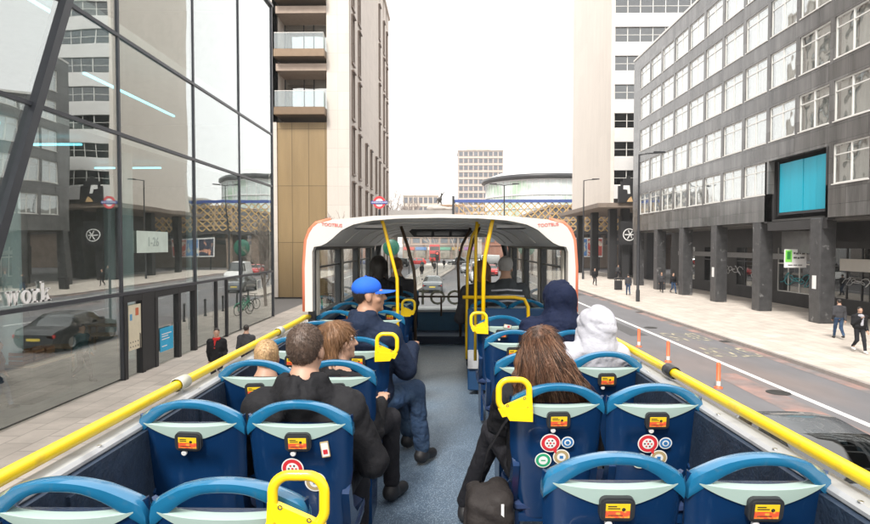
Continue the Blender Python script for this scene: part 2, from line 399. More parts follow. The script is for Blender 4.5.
# windows
fm = MB(); w, h = 2.5, 2.0; t = .07
for a, b, c, d in ((0,w,0,t),(0,w,h-t,h),(0,t,t,h-t),(w-t,w,t,h-t),(w*.5-.04,w*.5+.04,t,h-t),(t,w*.5-.04,h*.72,h*.72+.05),(w*.5+.04,w-t,h*.72,h*.72+.05)): fm.box(.06, .14, a, b, c, d)
fm.box(-.05, .12, -.02, w+.02, -.05, .0)
FR = fm.mesh('window_frame', M_WFRAME)
gp = MB().box(.095, .105, t, w-t, t, h-t); PN = gp.mesh('window_pane', M_PANE)
random.seed(3)
cur = []
for pat in ([(0,.47),(.53,1)], [(0,.3),(.36,.8)], [(.0,1)], [(.0,1)], [(0,.3),(.4,1)]):
    cm = MB()
    for a, b in pat:
        n = max(3, int((b-a)*w/.09)); pts = [(.3+.03*math.sin(i*2.2+random.random()), t+(b-a)*0+lerp(a, b, i/n)*(w-2*t)) for i in range(n+1)]
        for (xa, ya), (xb, yb) in zip(pts, pts[1:]): cm.quad((xa, ya, .05), (xb, yb, .05), (xb, yb, h-.06), (xa, ya, h-.06))
    cur.append(cm)
CU = [c.mesh('curtain', M_BLIND) for c in cur]+[c.mesh('curtain', M_BLINDD) for c in cur]
for ri, (z0, z1) in enumerate(rowz):
    for wi, (ya, yb) in enumerate(wins):
        if ri == 0 and ya > 29.6 and yb < 35.4: continue
        if ya < 14 : continue
        f = link('window', FR, ob, (X0, ya, z0)); f.scale = (1, 1, (z1-z0)/2.0)
        link('pane', PN, f)
        c = link('curtain', random.choice(CU[:5]*3+CU[5:7] if ya < 36 else CU[2:4]), f)
# fins between window bays (slim pale trims), recess and teal screens
e = MB()
e.box(0, 2.2, 35.3, 35.5, 5.5, 9.2); e.box(0, 2.2, 29.7, 29.9, 5.5, 9.2); e.box(2.2, 2.4, 29.7, 35.5, 4.4, 9.3); e.box(.35, 2.4, 29.7, 35.5, 9.2, 9.4); e.box(.1,.6,29.9,35.3,5.05,5.55)
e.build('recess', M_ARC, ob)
e = MB()
ty = [30.05+i*(4.55/4) for i in range(5)]
for i in range(4): e.box(.35+.02*(i % 2), .42+.02*(i % 2), ty[i]+.02, ty[i+1]-.02, 6.1, 8.95)
e.build('teal_screen', mat('teal_panel', (.0,.36,.5), .35, var=.12, scale=.8, stretch=(1,3,.3)), ob)
e = MB(); e.box(.33, .47, 34.62, 34.68, 5.9, 9.1); e.box(.33, .47, 29.97, 30.03, 5.9, 9.1); e.box(.33,.47,30.04,34.6,5.95,6.08); e.build('screen_frame', M_DARKM, ob)
for i, y in enumerate(ys):
    m = MB().bbox(0, .8, y, y+.9, .12, 5.6, .03); m.build('column', mat('column_slate', (.05,.05,.052), .38, var=.4, scale=3, c2=(.25,.25,.25), c2scale=2.2, c2lo=.62, c2hi=.75), ob)
    if i >= 1:
        MB().box(-.012, .0, y+.3, y+.62, 1.9 if i % 2 else 2.6, 2.6 if i % 2 else 3.3).build('notice', M_WHITEP, ob) if y < 50 and i in (3,5,7) else None
# arcade back wall with shop windows and doors
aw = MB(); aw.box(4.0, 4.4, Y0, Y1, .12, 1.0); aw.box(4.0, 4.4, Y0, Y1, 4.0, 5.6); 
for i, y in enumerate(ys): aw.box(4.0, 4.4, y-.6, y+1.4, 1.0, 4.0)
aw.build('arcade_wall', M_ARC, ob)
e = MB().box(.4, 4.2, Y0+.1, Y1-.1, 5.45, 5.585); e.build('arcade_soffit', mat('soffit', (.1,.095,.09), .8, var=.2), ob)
random.seed(5)
for i, y in enumerate(ys[:-1]):
    ya, yb = y-PB+1.4, y-.6
    f = MB()
    n = 3
    for k in range(n+1):
        yy = lerp(ya, yb, k/n); f.box(4.02, 4.12, yy-.04, yy+.04, 1.0, 4.0)
    f.box(4.02, 4.12, ya, yb, 2.9, 2.98); f.box(4.02,4.12,ya,yb,.98,1.05)
    fr = f.build('shop_window', M_DARKM if i % 3 else M_WFRAME, ob)
    MB().box(4.06, 4.08, ya+.04, yb-.04, 1.05, 4.0).build('pane', glass('shop_pane', (.6,.62,.62), .07), fr)
    MB().box(4.5, 4.6, ya-.5, yb+.5, .5, 4.0).build('shop_interior', mat('shop_interior_%d' % (i % 3), [(.04,.036,.032), (.025,.03,.032), (.07,.06,.05)][i % 3], .8, var=.5, scale=1.6), fr)
MB().box(3.85, 3.95, 14, 34.4, 2.7, 3.4).build('fascia_panel', mat('fascia_cream', (.6,.58,.54), .6, var=.06), ob)
MB().box(3.9, 3.99, 36.6, 58, 3.2, 3.6).build('fascia_panel', mat('fascia_grey', (.22,.22,.22), .6, var=.1), ob)
# graffiti tag strokes on the arcade wall
def scribble(mb, cx, cz, w, h, x, seed, r=.03):
    R = random.Random(seed); pts = []
    for i in range(46):
        u = i/45; pts.append((x, cx-w/2+u*w+.12*w*math.sin(u*37+seed), cz+h*.5*math.sin(u*29+R.random()*.6)*(.6+.4*math.sin(u*9))))
    mb.tube(pts, r, 4)
g = MB(); scribble(g, 38.6, 1.9, 3.2, .9, 3.97, 2); g.build('graffiti', mat('graffiti_teal', (.05,.3,.34), .6), ob)
g = MB(); scribble(g, 47.2, 2.2, 2.6, .8, 3.97, 5, .025); scribble(g, 33.0, 2.1, 2.2, .5, 3.97, 9, .02); scribble(g, 43.2, 1.8, 2.2, .5, 3.97, 11, .02); g.build('graffiti', mat('graffiti_white', (.5,.5,.5), .6), ob)
# band of dark boarding over the arcade bay below the teal screens and its sign
MB().box(.9, 1.05, 30.6, 35.2, 3.75, 5.0).build('fascia_board', mat('board_grey', (.1,.1,.1), .6, var=.3, scale=2), ob)
sb = thing('letting_sign', 'white and green letting sign board hanging in the arcade below the teal screens', 'sign', (19.66, 33.6, 2.9))
MB().box(0, 1.25, 0, .05, 0, 1.05).build('board', M_WHITEP, sb)
m = MB(); m.box(.04, .42, -.012, -.002, .32, 1.01); m.build('emblem_panel', mat('sign_green', (.2,.62,.1), .5, var=.03), sb)
m = MB(); m.box(.13, .33, -.022, -.014, .48, .92); m.build('emblem', mat('sign_green_dark', (.02,.2,.03), .5), sb)
RX = Matrix.Rotation(math.pi/2, 4, 'X'); m = MB()
for (xa, xb, za) in ((.5,.62,.78),(.65,.8,.76),(.83,.93,.78),(.97,1.15,.76),(.5,.7,.52),(.73,.85,.5),(.88,1.12,.52),(.2,.45,.12),(.5,.72,.12),(.77,1.0,.12)):
    m.box(xa, xb, -.012, -.003, za, za+(.1 if za > .3 else .05)); 
m.build('lettering', mat('sign_ink', (.12,.12,.12), .6), sb)
# ------------------------------------------------------------------ tower beyond
tb = thing('tower_block', 'tall white slab tower with a blank side wall standing past the slate office block', 'building', (19.5, 68, 0))
M_TW = tiles('tower_render', (.66,.605,.545), (.66,.61,.56), 3.3, 3.5, 'yz', .8, .05, .01, True)
MB().box(0, .4, 0, 20, 9.0, 56).build('blank_wall', M_TW, tb)
MB().box(.41, 26, .5, 19.9, 9.0, 56).build('core', mat('tower_core', (.1,.1,.1), .7), tb)
for k in range(14):
    z = 9.6+k*3.3
    MB().box(.41, 26, 0, .45, z, z+1.55).build('spandrel', mat('spandrel_white', (.62,.61,.6), .5, var=.07, scale=1), tb)
    m = MB()
    for i in range(18): m.box(.41+i*1.45, .49+i*1.45, .2, .3, z+1.55, z+3.3)
    m.box(.41, 26, .2, .3, z+1.56, z+1.64); m.box(.41, 26, .2, .3, z+2.4, z+2.45)
    w = m.build('window_band', M_WFRAME, tb)
    MB().box(.5, 26, .25, .27, z+1.6, z+3.28).build('pane', glass('tower_pane', (.3,.33,.36), .4 if k > 5 else .16), w)
cp = MB(); cp.box(-1.8, 9, -1.5, 21, 8.5, 9.0); cp.build('canopy', mat('canopy_brown', (.2,.16,.13), .7, var=.2), tb)
for (cx, cy) in ((.4, 1.5), (1.6, .6), (.2, 9), (.2, 17), (5, 2), (5, 10)):
    MB().bbox(cx, cx+.9, cy, cy+.9, .12, 8.5, .05).build('column', M_BLACK, tb)
MB().box(7, 7.4, 3, 20, .12, 8.5).build('lobby_wall', M_ARC, tb)
# dark crenellated emblem plate standing on the canopy edge
cr = thing('rooftop_emblem', 'dark crenellated crest sign with a white mark on the canopy edge of the tower', 'sign', (19.9, 66.2, 9.0))
o_ = [(0,0),(2.3,0),(2.3,1.9),(2.0,1.9),(2.0,2.4),(1.7,2.4),(1.7,2.75),(1.35,2.75),(1.35,3.0),(.95,3.0),(.95,2.75),(.6,2.75),(.6,2.4),(.3,2.4),(.3,1.9),(0,1.9)]
MB().prism(o_, 'y', 0, .25).build('plate', M_BLACK, cr)
MB().prism([(.55,1.95),(1.25,1.95),(1.35,1.0),(1.05,1.0),(1.0,1.45),(.75,1.5),(.55,1.5)], 'y', -.03, -.003).build('mark', M_WHITEP, cr)
MB().prism([(.95,.1),(1.65,.1),(1.45,.7),(1.2,.5)], 'y', -.03, -.003).build('mark', mat('mark_orange', (.6,.4,.2), .6), cr)
wc = thing('round_logo_sign', 'round white emblem on a dark panel below the tower canopy', 'sign', (21.6, 67.6, 5.4))
MB().box(-1.0, 1.0, 0, .1, -1.2, 1.6).build('panel', M_BLACK, wc)
m = MB().lathe([(.62,-.03),(.72,-.03),(.72,-.005),(.62,-.005),(.62,-.03)], (0,0,0), 'y', 24); m.box(-.5, .5, -.03, -.005, -.06, .06); m.tube([(-.2,-.02,-.5),(.1,-.02,.0),(-.1,-.02,.5)], .06, 5); m.tube([(.3,-.02,-.4),(.15,-.02,.1),(.35,-.02,.4)], .06, 5)
m.build('emblem', M_WHITEP, wc)
# ------------------------------------------------------------------ left: leaning glass building
gb = thing('glass_building', 'glass fronted building close on the left with dark mullions and a slanting strut', 'building', (-9.6, 0, 0))
GY0, GY1, GH = -3.0, 32.75, 17.5
M_MUL = mat('mullion_dark', (.05,.055,.065), .35, metal=.3, var=.1)
M_FAC = glass('facade_glass', (.94,.985,.97), .25, 0, .24, .3)
tz = [2.72, 7.5, 10.4]
my = [1.6, 6.9, 17.2, 22.4, 27.4]
def strut_y(z): return 12.57+(z-4.85)*(14.85-12.57)/5.65
def fold(y, z): return -.45*max(0, -.93*(y-12.57)+.374*(z-4.85))      # the facade cants inwards beyond the strut
MB().box(-.12, .05, GY0, GY1, tz[0]-.05, tz[0]+.05).build('transom', M_MUL, gb)
MB().box(-.12, .05, GY0, GY1, tz[1]-.05, tz[1]+.05).build('transom', M_MUL, gb)
MB().box(-.12, .05, strut_y(tz[2]), GY1, tz[2]-.05, tz[2]+.05).build('transom', M_MUL, gb)
m = MB(); ya_, yb_ = GY0, strut_y(tz[2]); xa_ = fold(ya_, tz[2])
m.add([(xa_-.1,ya_,tz[2]-.05),(.0-.1,yb_,tz[2]-.05),(.05,yb_,tz[2]-.05),(xa_+.05,ya_,tz[2]-.05),(xa_-.1,ya_,tz[2]+.05),(.0-.1,yb_,tz[2]+.05),(.05,yb_,tz[2]+.05),(xa_+.05,ya_,tz[2]+.05)],
      [(0,3,2,1),(4,5,6,7),(0,1,5,4),(1,2,6,5),(2,3,7,6),(3,0,4,7)]); m.build('transom', M_MUL, gb)
for y in my: MB().box(-.1, .04, y-.045, y+.045, .15, GH if y > 8 else 7.5).build('mullion', M_MUL, gb)
MB().box(-.12, .06, GY1-.12, GY1, .15, GH).build('mullion', M_MUL, gb)
m = MB(); m.prism([(strut_y(.15)-.13, .15), (strut_y(.15)+.13, .15), (strut_y(GH)+.13, GH), (strut_y(GH)-.13, GH)], 'x', -.18, .14); m.build('slanting_strut', M_MUL, gb)
MB().box(-.3, .12, strut_y(GH), GY1, GH, GH+.14).build('roof_edge', M_MUL, gb)
zz = [.15]+tz+[GH]; yy = [GY0]+my[:2]+['s']+my[2:]+[GY1]
random.seed(11)
DOOR = (17.2, 22.4)
for zi in range(4):
    for yi in range(len(yy)-1):
        z0, z1 = zz[zi]+.05, zz[zi+1]-.05
        a0, a1 = (lambda q: (strut_y(z0), strut_y(z1)) if q == 's' else (q, q))(yy[yi])
        b0, b1 = (lambda q: (strut_y(z0), strut_y(z1)) if q == 's' else (q, q))(yy[yi+1])
        if zi == 0 and yy[yi] == 17.2: continue
        tl = rad(random.uniform(-.22, .22)); 
        p = MB().prism([(a0+.04, z0), (b0-.04, z0), (b1-.04, z1), (a1+.04, z1)], 'x', -.012, .0)
        if zi >= 2 and yi < 3: p.v = [(x+fold(y, z), y, z) for x, y, z in p.v]
        o = p.build('glass_pane', M_FAC, gb)
        o.location = (random.uniform(-.01,.01), 0, 0); o.rotation_euler = (0, 0, 0)
# doors in the 17.2 - 22.4 bay
dp = MB()
for y in (17.32, 18.35, 19.2, 20.9, 22.28): dp.box(-.14, .07, y-.09, y+.09, .12, 2.66)
dp.box(-.13, .065, 17.2, 22.4, 2.45, 2.66); dp.box(-.1, .05, 18.44, 19.11, .15, 2.45)
dp.build('door_frame', M_BLACK, gb)
for a, b in ((17.41,18.26),(19.29,20.81),(20.99,22.19)):
    d = MB(); d.box(-.04,-.03,a,b,.15,2.45); g = d.build('door', M_FAC, gb)
    MB().tube([(.03,b-.12,.95),(.06,b-.12,.97),(.06,b-.12,1.4),(.03,b-.12,1.42)], .015, 6).build('handle', M_DARKM, g)
dp = MB()
for y in (24.4, 25.6): dp.box(-.13,.06,y-.07,y+.07,.12,2.66)
dp.build('door_frame', M_BLACK, gb)
MB().box(-14.0, -13.8, GY0, GY1, .12, GH).build('inner_wall', mat('lobby_wall', (.34,.33,.29), .8, var=.5, scale=.5), gb)
MB().box(-13.8, -.15, GY0, GY1, .06, .13).build('lobby_floor', mat('lobby_floor', (.2,.19,.18), .4, var=.1), gb)
MB().box(-13.8, -.15, GY1-.3, GY1-.13, .13, GH).build('end_wall', mat('lobby_wall2', (.28,.27,.25), .8, var=.2), gb)
m = MB(); m.box(-13.8, -.6, GY0, GY1-.3, 7.45, 7.75); m.box(-13.8, -.6, GY0, GY1-.3, 10.9, 11.2); m.box(-13.8, -.2, GY0, GY1-.3, GH-.3, GH-.01)
m.build('floor_slab', mat('slab_pale', (.45,.45,.44), .8, var=.1), gb)
for (x, y) in ((-1.6,11.5),(-1.6,14.9),(-1.7,20.6),(-1.7,26),(-6,13),(-6,20),(-6,27)):
    MB().lathe([(.24,.13),(.24,7.45)], (x,y,0), 'z', 20).build('round_column', mat('column_teal', (.45,.56,.56), .5, var=.08), gb, 'full')
LED = mat('led_cyan', (.16,.6,.72), .5, emit=1.3)
for (x0,x1,y0,y1,z) in ((-1.3,-1.22,17.6,23.5,9.4),(-3.6,-1.2,17.3,17.36,7.2),(-4,-1.4,22.6,22.66,7.2),(-3.2,-1.3,14.2,14.26,7.2),(-1.2,-1.12,14.6,16.6,10.6)):
    MB().box(x0,x1,y0,y1,z-.015,z+.045).build('light_strip', LED, gb)
random.seed(21)
for i in range(9):   # desks and counters inside the lobby
    x = random.uniform(-8,-3); y = 6+i*2.6
    m = MB(); m.bbox(x, x+1.4, y, y+.7, .75, .8, .01); m.box(x+.05,x+.12,y+.05,y+.12,.13,.75); m.box(x+1.28,x+1.35,y+.58,y+.65,.13,.75); m.box(x+.05,x+.12,y+.58,y+.65,.13,.75); m.box(x+1.28,x+1.35,y+.05,y+.12,.13,.75)
    m.build('lobby_table', mat('table_wood', (.3,.2,.12), .5), gb)
# items fixed to the glass
def letters_serif():
    m = MB(); t = .03
    def bar(pts): m.prism(pts, 'x', 0, t)
    def slab(c, w, z, h=.035): bar([(c-w/2, z), (c+w/2, z), (c+w/2, z+h), (c-w/2, z+h)])
    xh = .30; y = 0
    # w
    for a in (0, .17): 
        bar([(y+a+.0, xh), (y+a+.075, xh), (y+a+.135, 0), (y+a+.085, 0)]); bar([(y+a+.2, xh), (y+a+.165, xh), (y+a+.085, 0), (y+a+.12, 0)])
    slab(.04, .13, xh-.03); slab(.2, .12, xh-.03); slab(.365, .1, xh-.03)
    y = .45
    R0, R1 = .15, .065; n = 28
    for k in range(n):
        a0, a1 = 2*math.pi*k/n, 2*math.pi*(k+1)/n
        f = lambda r, q, a: (y+.15+r*q*math.cos(a), .15+(.15 if r > .1 else .11)*math.sin(a))
        bar([f(R0,1,a0), f(R0,1,a1), f(R1,1,a1), f(R1,1,a0)])
    y = .78
    bar([(y+.04,0),(y+.12,0),(y+.12,xh),(y+.04,xh)]); slab(y+.09,.19,0); slab(y+.06,.12,xh-.03)
    bar([(y+.12,.17),(y+.12,.24),(y+.2,.31),(y+.25,.29),(y+.25,.22),(y+.2,.23)])
    y = 1.06
    bar([(y+.04,0),(y+.12,0),(y+.12,.46),(y+.04,.46)]); slab(y+.08,.17,0); slab(y+.06,.12,.43)
    bar([(y+.12,.12),(y+.25,xh),(y+.3,xh),(y+.12,.05)]); bar([(y+.15,.16),(y+.2,.22),(y+.34,0),(y+.24,0)]); slab(y+.26,.14,xh-.03); slab(y+.28,.16,0)
    return m
wl = letters_serif()
wl.xf(Matrix.Diagonal((1,1.02,1.05,1)))
sg = tag(wl.build('wall_lettering', M_WHITEP, None), 'white serif letters reading work fixed to the glass facade', 'sign'); sg.location = (-9.56, 12.55, 2.85)
def glass_poster(name, label, y0, y1, z0, z1, m_, parts=()):
    t = thing(name, label, 'poster' if 'poster' in name else 'sign', (-9.57, y0, z0))
    MB().box(0, .012, 0, y1-y0, 0, z1-z0).build('sheet', m_, t)
    for pn, mm, rects in parts:
        q = MB()
        for a, b, c, d in rects: q.box(.014, .017, a*(y1-y0), b*(y1-y0), c*(z1-z0), d*(z1-z0))
        q.build(pn, mm, t)
    return t
glass_poster('poster', 'cream notice sheet with red and blue squares stuck in the glass entrance', 17.5, 18.22, .95, 2.35, mat('poster_cream', (.62,.56,.42), .7),
    [('print_block', mat('print_red', (.5,.12,.05), .6), [(.55,.8,.75,.92)]), ('print_block', mat('print_blue', (.1,.3,.5), .6), [(.1,.28,.66,.8)]), ('print_block', M_DARKM, [(.1+.2*i,.16+.2*i,.06,.09) for i in range(4)]+[(.1+.2*i,.16+.2*i,.16,.19) for i in range(4)])])
glass_poster('poster', 'bright blue square poster stuck low in the glass door', 19.45, 20.4, .55, 1.35, mat('poster_blue', (.02,.35,.6), .6),
    [('print_block', M_WHITEP, [(.12,.85,.72,.76),(.12,.6,.62,.66),(.12,.7,.5,.54),(.12,.5,.2,.24)])])
pl = glass_poster('plaque', 'pale green plaque with faint raised marks fixed to the facade above the entrance', 18.05, 20.1, 3.95, 4.65, mat('plaque_green', (.5,.58,.52), .6))
m = MB(); put(m, text_mb('1-26', .42, .01, bold=.01), Matrix.Translation((.016, 1.02, .34)) @ Matrix.Rotation(math.pi/2,4,'Z') @ Matrix.Rotation(math.pi/2,4,'X')); m.build('lettering', mat('plaque_ink', (.3,.36,.33), .6), pl)
# ------------------------------------------------------------------ left: stone and bronze block
sbk = thing('stone_building', 'pale stone apartment block with bronze panels and two glass balconies on the left', 'building', (0, 45, 0))
M_STONE = tiles('stone_pale', (.62,.565,.52), (.4,.36,.33), 1.35, 1.46, 'yz', .8, .07, .01, True, offset=0)
M_STONEX = tiles('stone_pale_end', (.58,.53,.48), (.4,.36,.33), .9, 1.46, 'xz', .8, .07, .01, True, offset=0)
M_BRZ = tiles('bronze_panel', (.27,.19,.095), (.1,.07,.035), 1.3, 4.4, 'xz', .45, .12, .02, True, offset=0)
M_BRZD = mat('bronze_trim', (.2,.14,.09), .4, metal=.3, var=.1)
bx0, bx1 = -12.85, -8.95       # balcony / bronze bay
MB().box(-9.0+.05, -7.2, 0, .5, .12, 34).build('corner_pier', M_STONEX, sbk)
MB().box(-26, -12.85, 0, .5, .12, 34).build('corner_pier', M_STONEX, sbk)
MB().box(bx0, bx1, .12, .45, .12, 13.7).build('bronze_panel', M_BRZ, sbk)
Z = lambda p: CAMZ+(245-p)/580*45
for k in range(5):
    up = 4.38*k
    sl = MB().bbox(bx0, bx1-.02, -.75, 2.4, Z(117)+up, Z(109.5)+up, .02); slab = sl.build('balcony_slab', M_BRZD, sbk)
    MB().box(bx0, bx1, -.1, 2.4, Z(72)+up, Z(65)+up).build('soffit_band', mat('soffit_taupe', (.33,.26,.21), .7), sbk)
    fr = MB()
    for x in (bx0, bx0+1.55, bx0+2.35, bx1-.08): fr.box(x, x+.08, 2.4, 2.5, Z(109)+up, Z(72)+up)
    fr = fr.build('balcony_door', M_DARKM, sbk)
    MB().box(bx0, bx1, 2.44, 2.46, Z(109)+up, Z(72)+up).build('pane', M_PANE, fr)
    MB().box(bx0+2.4, bx1-.1, 2.7, 2.75, Z(109)+up, Z(74)+up).build('curtain', M_BLIND, fr)
    MB().box(bx0, bx0+2.3, 3.3, 3.35, Z(109)+up, Z(74)+up).build('curtain', M_BLINDD, fr)
    b = MB(); b.box(bx0+.05, bx1-.1, -.68, -.66, Z(109)+up, Z(94)+up); b.box(bx1-.12, bx1-.1, -.66, .1, Z(109)+up, Z(94)+up)
    bal = b.build('balustrade', glass('balustrade_glass', (.86,.93,.94), .14), sbk)
    MB().box(bx0+.05, bx1-.08, -.7, -.64, Z(94)+up, Z(94)+up+.04).build('handrail', M_WFRAME, bal)
MB().box(-26, -7.6, 3.4, 33, .12, 34).build('core', M_STONE, sbk)
MB().box(bx0-.3, bx0, 0, 3.4, 13.7, 34).build('side_wall', M_STONE, sbk)
MB().box(bx1, bx1+.3, .5, 3.4, 13.7, 34).build('side_wall', M_STONE, sbk)
# road side facade with slot windows
fx = -7.2; fac = MB(); slots = []
yy2 = [1.1, 4.6, 9.0, 12.6, 17.0, 20.5, 25.4, 29.0]
zr = [.12+4.38*i+1.0 for i in range(7)]
fac_edges = []
last = 0.5
for y in yy2:
    fac.box(fx-.4, fx, last, y, .12, 34); last = y+1.25
fac.box(fx-.4, fx, last, 33, .12, 34)
for y in yy2:
    if 5 < y < 17.5: fac.box(fx-.4, fx-.003, y, y+1.25, zr[3]-.0, 34)
    for z in (zr if y < 5 or y > 17.5 else zr[:3]): fac.box(fx-.4, fx-.003, y, y+1.25, z+3.75, z+4.38)
    fac.box(fx-.4, fx-.003, y, y+1.25, .12, zr[0])
fac.build('stone_facade', M_STONE, sbk)
WM = MB(); WM.box(-.02,.1,-.02,.08,0,3.75); WM.box(-.02,.1,1.17,1.27,0,3.75); WM.box(-.02,.16,-.05,1.3,-.12,.02); WM.box(-.02,.24,0,1.25,3.65,3.77); WM.box(-.1,-.02,.1,1.15,1.8,1.9)
WMm = WM.mesh('slot_window', mat('bronze_dark', (.2,.15,.12), .45, metal=.1, var=.1)); WP = MB().box(-.2,-.17,0,1.25,0,3.7).mesh('pane', glass('slot_glass', (.25,.26,.28), .3))
for y in yy2:
    for z in (zr if y < 5 or y > 17.5 else zr[:3]): f = link('slot_window', WMm, sbk, (fx, y, z)); link('pane', WP, f)
MB().box(-26, -7.0, -.1, 33, 34, 34.4).build('cornice', M_STONE, sbk)
# ------------------------------------------------------------------ railway bridge with lattice girder
M_PALE = mat('far_stone', (.5,.46,.42), .9, var=.15, scale=.3)
br = thing('railway_bridge', 'railway bridge crossing the street with a tan lattice girder under a blue top beam', 'bridge', (0, 100, 0))
M_LAT = mat('lattice_tan', (.55,.36,.13), .7, var=.2)
MB().box(2.0, 62, -.15, .35, 11.5, 12.0).build('top_beam', mat('beam_blue', (.05,.09,.3), .5, var=.1), br)
MB().box(2.0, 62, -.15, .35, 6.0, 6.5).build('bottom_beam', mat('beam_dark', (.06,.055,.055), .6), br)
l = MB(); n = 0
x = 2.0
while x < 62:
    for s in (1, -1):
        xa, xb = (x, x+4.8) if s > 0 else (x+4.8, x)
        yk = 0 if s > 0 else .14
        l.add([(xa-.1,yk,6.5),(xa+.1,yk,6.5),(xb+.1,yk,11.5),(xb-.1,yk,11.5),(xa-.1,yk+.1,6.5),(xa+.1,yk+.1,6.5),(xb+.1,yk+.1,11.5),(xb-.1,yk+.1,11.5)],
              [(0,1,2,3),(7,6,5,4),(0,3,7,4),(1,5,6,2),(0,4,5,1),(3,2,6,7)])
    x += 1.2
l.build('lattice', M_LAT, br)
MB().box(1.6, 2.0, -.25, .45, 5.9, 12.6).build('end_post', M_DARKM, br)
MB().box(2.0, 62, .6, 9, 6.0, 6.6).build('deck', M_ARC, br)
MB().box(-60, 1.6, -.1, 9, 8.1, 10.2).build('deck', mat('deck_pale', (.42,.4,.38), .8, var=.15, scale=.4), br)
MB().box(-60, 1.6, -.2, -.1, 7.6, 8.3).build('bottom_beam', mat('deck_teal', (.1,.26,.28), .6, var=.15), br)
for x in (-9.5, 12.9, 17.6, 40): MB().box(x, x+1.1, .5, 8, 0, 8.1 if x < 0 else 6).build('pier', mat('pier_brick', (.2,.15,.12), .8, var=.3), br)
MB().box(46, 62, .5, 8, 0, 6).build('pier', mat('pier_brick', (.2,.15,.12), .8, var=.3), br)
# mounted statue on the bridge parapet
st = thing('statue', 'small dark raised arm figure on a pale rocky base on the bridge parapet', 'statue', (-.6, 100.6, 10.2))
s = SDF(.12); s.ell((0,0,.35),(1.5,.6,.4)); s.ell((-1.5,0,.35),(.7,.5,.5)); s.ell((1.7,0,.25),(.9,.5,.3)); s.cap((-.2,0,.4),(.1,0,1.0),.5,.3); s.build('rock_base', M_PALE, st, .09)
s = SDF(.06); s.cap((-.15,0,1.0),(-.1,0,1.6),.13,.17); s.cap((.35,0,1.0),(.2,0,1.6),.13,.17); s.ell((.05,0,1.9),(.42,.25,.35)); s.cap((.2,0,2.1),(.35,0,2.6),.2,.14); s.ell((.38,0,2.85),(.15,.15,.18)); s.cap((.35,0,2.45),(.75,0,3.0),.09,.07); s.cap((.75,0,3.0),(.7,0,3.5),.07,.05); s.cap((-.2,0,2.0),(-.6,0,1.5),.1,.06)
s.build('figure', mat('bronze_black', (.04,.035,.03), .6), st, .05)
# ------------------------------------------------------------------ drum cinema
dr = thing('drum_building', 'round glass walled cinema drum with a dark rimmed shallow roof beyond the bridge', 'building', (33, 190, 0))
MB().lathe([(19,0),(19,23.5)], (0,0,0), 'z', 72).build('glass_wall', mat('drum_glass', (.5,.56,.55), .12, var=.25, scale=.35, c2=(.3,.42,.3), c2scale=.12, spec=.9), dr, 'full')
m = MB()
for k in range(72):
    a_ = 2*math.pi*k/72; m.box(19.05*math.cos(a_)-.09, 19.05*math.cos(a_)+.09, 19.05*math.sin(a_)-.09, 19.05*math.sin(a_)+.09, 0, 23.5)
for z in (11, 15, 19, 23.4): m.lathe([(19.0,z),(19.25,z),(19.25,z+.3),(19.0,z+.3)], (0,0,0), 'z', 72)
m.build('mullion', mat('drum_frame', (.6,.6,.6), .5), dr)
MB().lathe([(19.2,23.8),(20.4,24.1),(20.4,25.0),(19.5,25.3)], (0,0,0), 'z', 72).build('roof_rim', M_DARKM, dr, 'full')
MB().lathe([(19.5,25.3),(14,27.3),(7,28.5),(0.01,28.9)], (0,0,0), 'z', 72).build('roof', mat('roof_pale', (.6,.6,.6), .6), dr, 'full')
# ------------------------------------------------------------------ far slab block and pale terraces
def block(name, label, x, y, w, d, z1, c, cols, rows, zb=4, cat='building', group=None, win=(.12,.13,.15), jut=True):
    t = thing(name, label, cat, (x, y, 0), 0, group)
    MB().box(0, w, .3, d, 0, z1).build('wall', mat('wall_'+name+str(c), c, .85, var=.22, scale=.5, stretch=(1,1,.25)), t)
    dx = w/cols; dz = (z1-zb)/rows; wm_ = mat('far_window'+str(win), win, .25, var=.4, scale=.5)
    for r in range(rows):
        b = MB(); g = MB()
        for cI in range(cols): g.box(cI*dx+dx*.14, (cI+1)*dx-dx*.14, .22, .29, zb+r*dz+dz*.28, zb+r*dz+dz*.86)
        b.box(0, w, .05, .32, zb+r*dz-dz*.06, zb+r*dz+dz*.1)
        for cI in range(cols+1): b.box(cI*dx-dx*.05, cI*dx+dx*.05, .1, .31, zb+r*dz+dz*.1, zb+(r+1)*dz-dz*.06)
        g.build('window_row', wm_, t); b.build('balcony_band', mat('band_'+name, [min(.8, q*1.25) for q in c], .8), t)
    # side windows on the road side
    s_ = MB(); nd = max(2, int(d/4))
    for r in range(rows):
        for k in range(nd): s_.box(-.06, -.0, 1+k*(d-2)/nd+.4, 1+(k+1)*(d-2)/nd-.4, zb+r*dz+dz*.28, zb+r*dz+dz*.86); s_.box(w, w+.06, 1+k*(d-2)/nd+.4, 1+(k+1)*(d-2)/nd-.4, zb+r*dz+dz*.28, zb+r*dz+dz*.86)
    s_.build('side_windows', wm_, t)
    MB().box(-.3, w+.3, 0, d+.3, z1, z1+.5).build('cornice', mat('wall_'+name+str(c), c, .85), t)
    return t
block('concrete_tower', 'pale concrete tower block with a grid of balconies far beyond the bridge', 7.0, 262, 20, 16, 46.5, (.42,.36,.32), 9, 13, 6)
MB().box(11, 22, 267, 275, 47, 49.3).build('plant_room', mat('wall_plant', (.5,.46,.42), .8), bpy.data.objects['concrete_tower']).matrix_parent_inverse = Matrix.Translation((-7,-262,0))
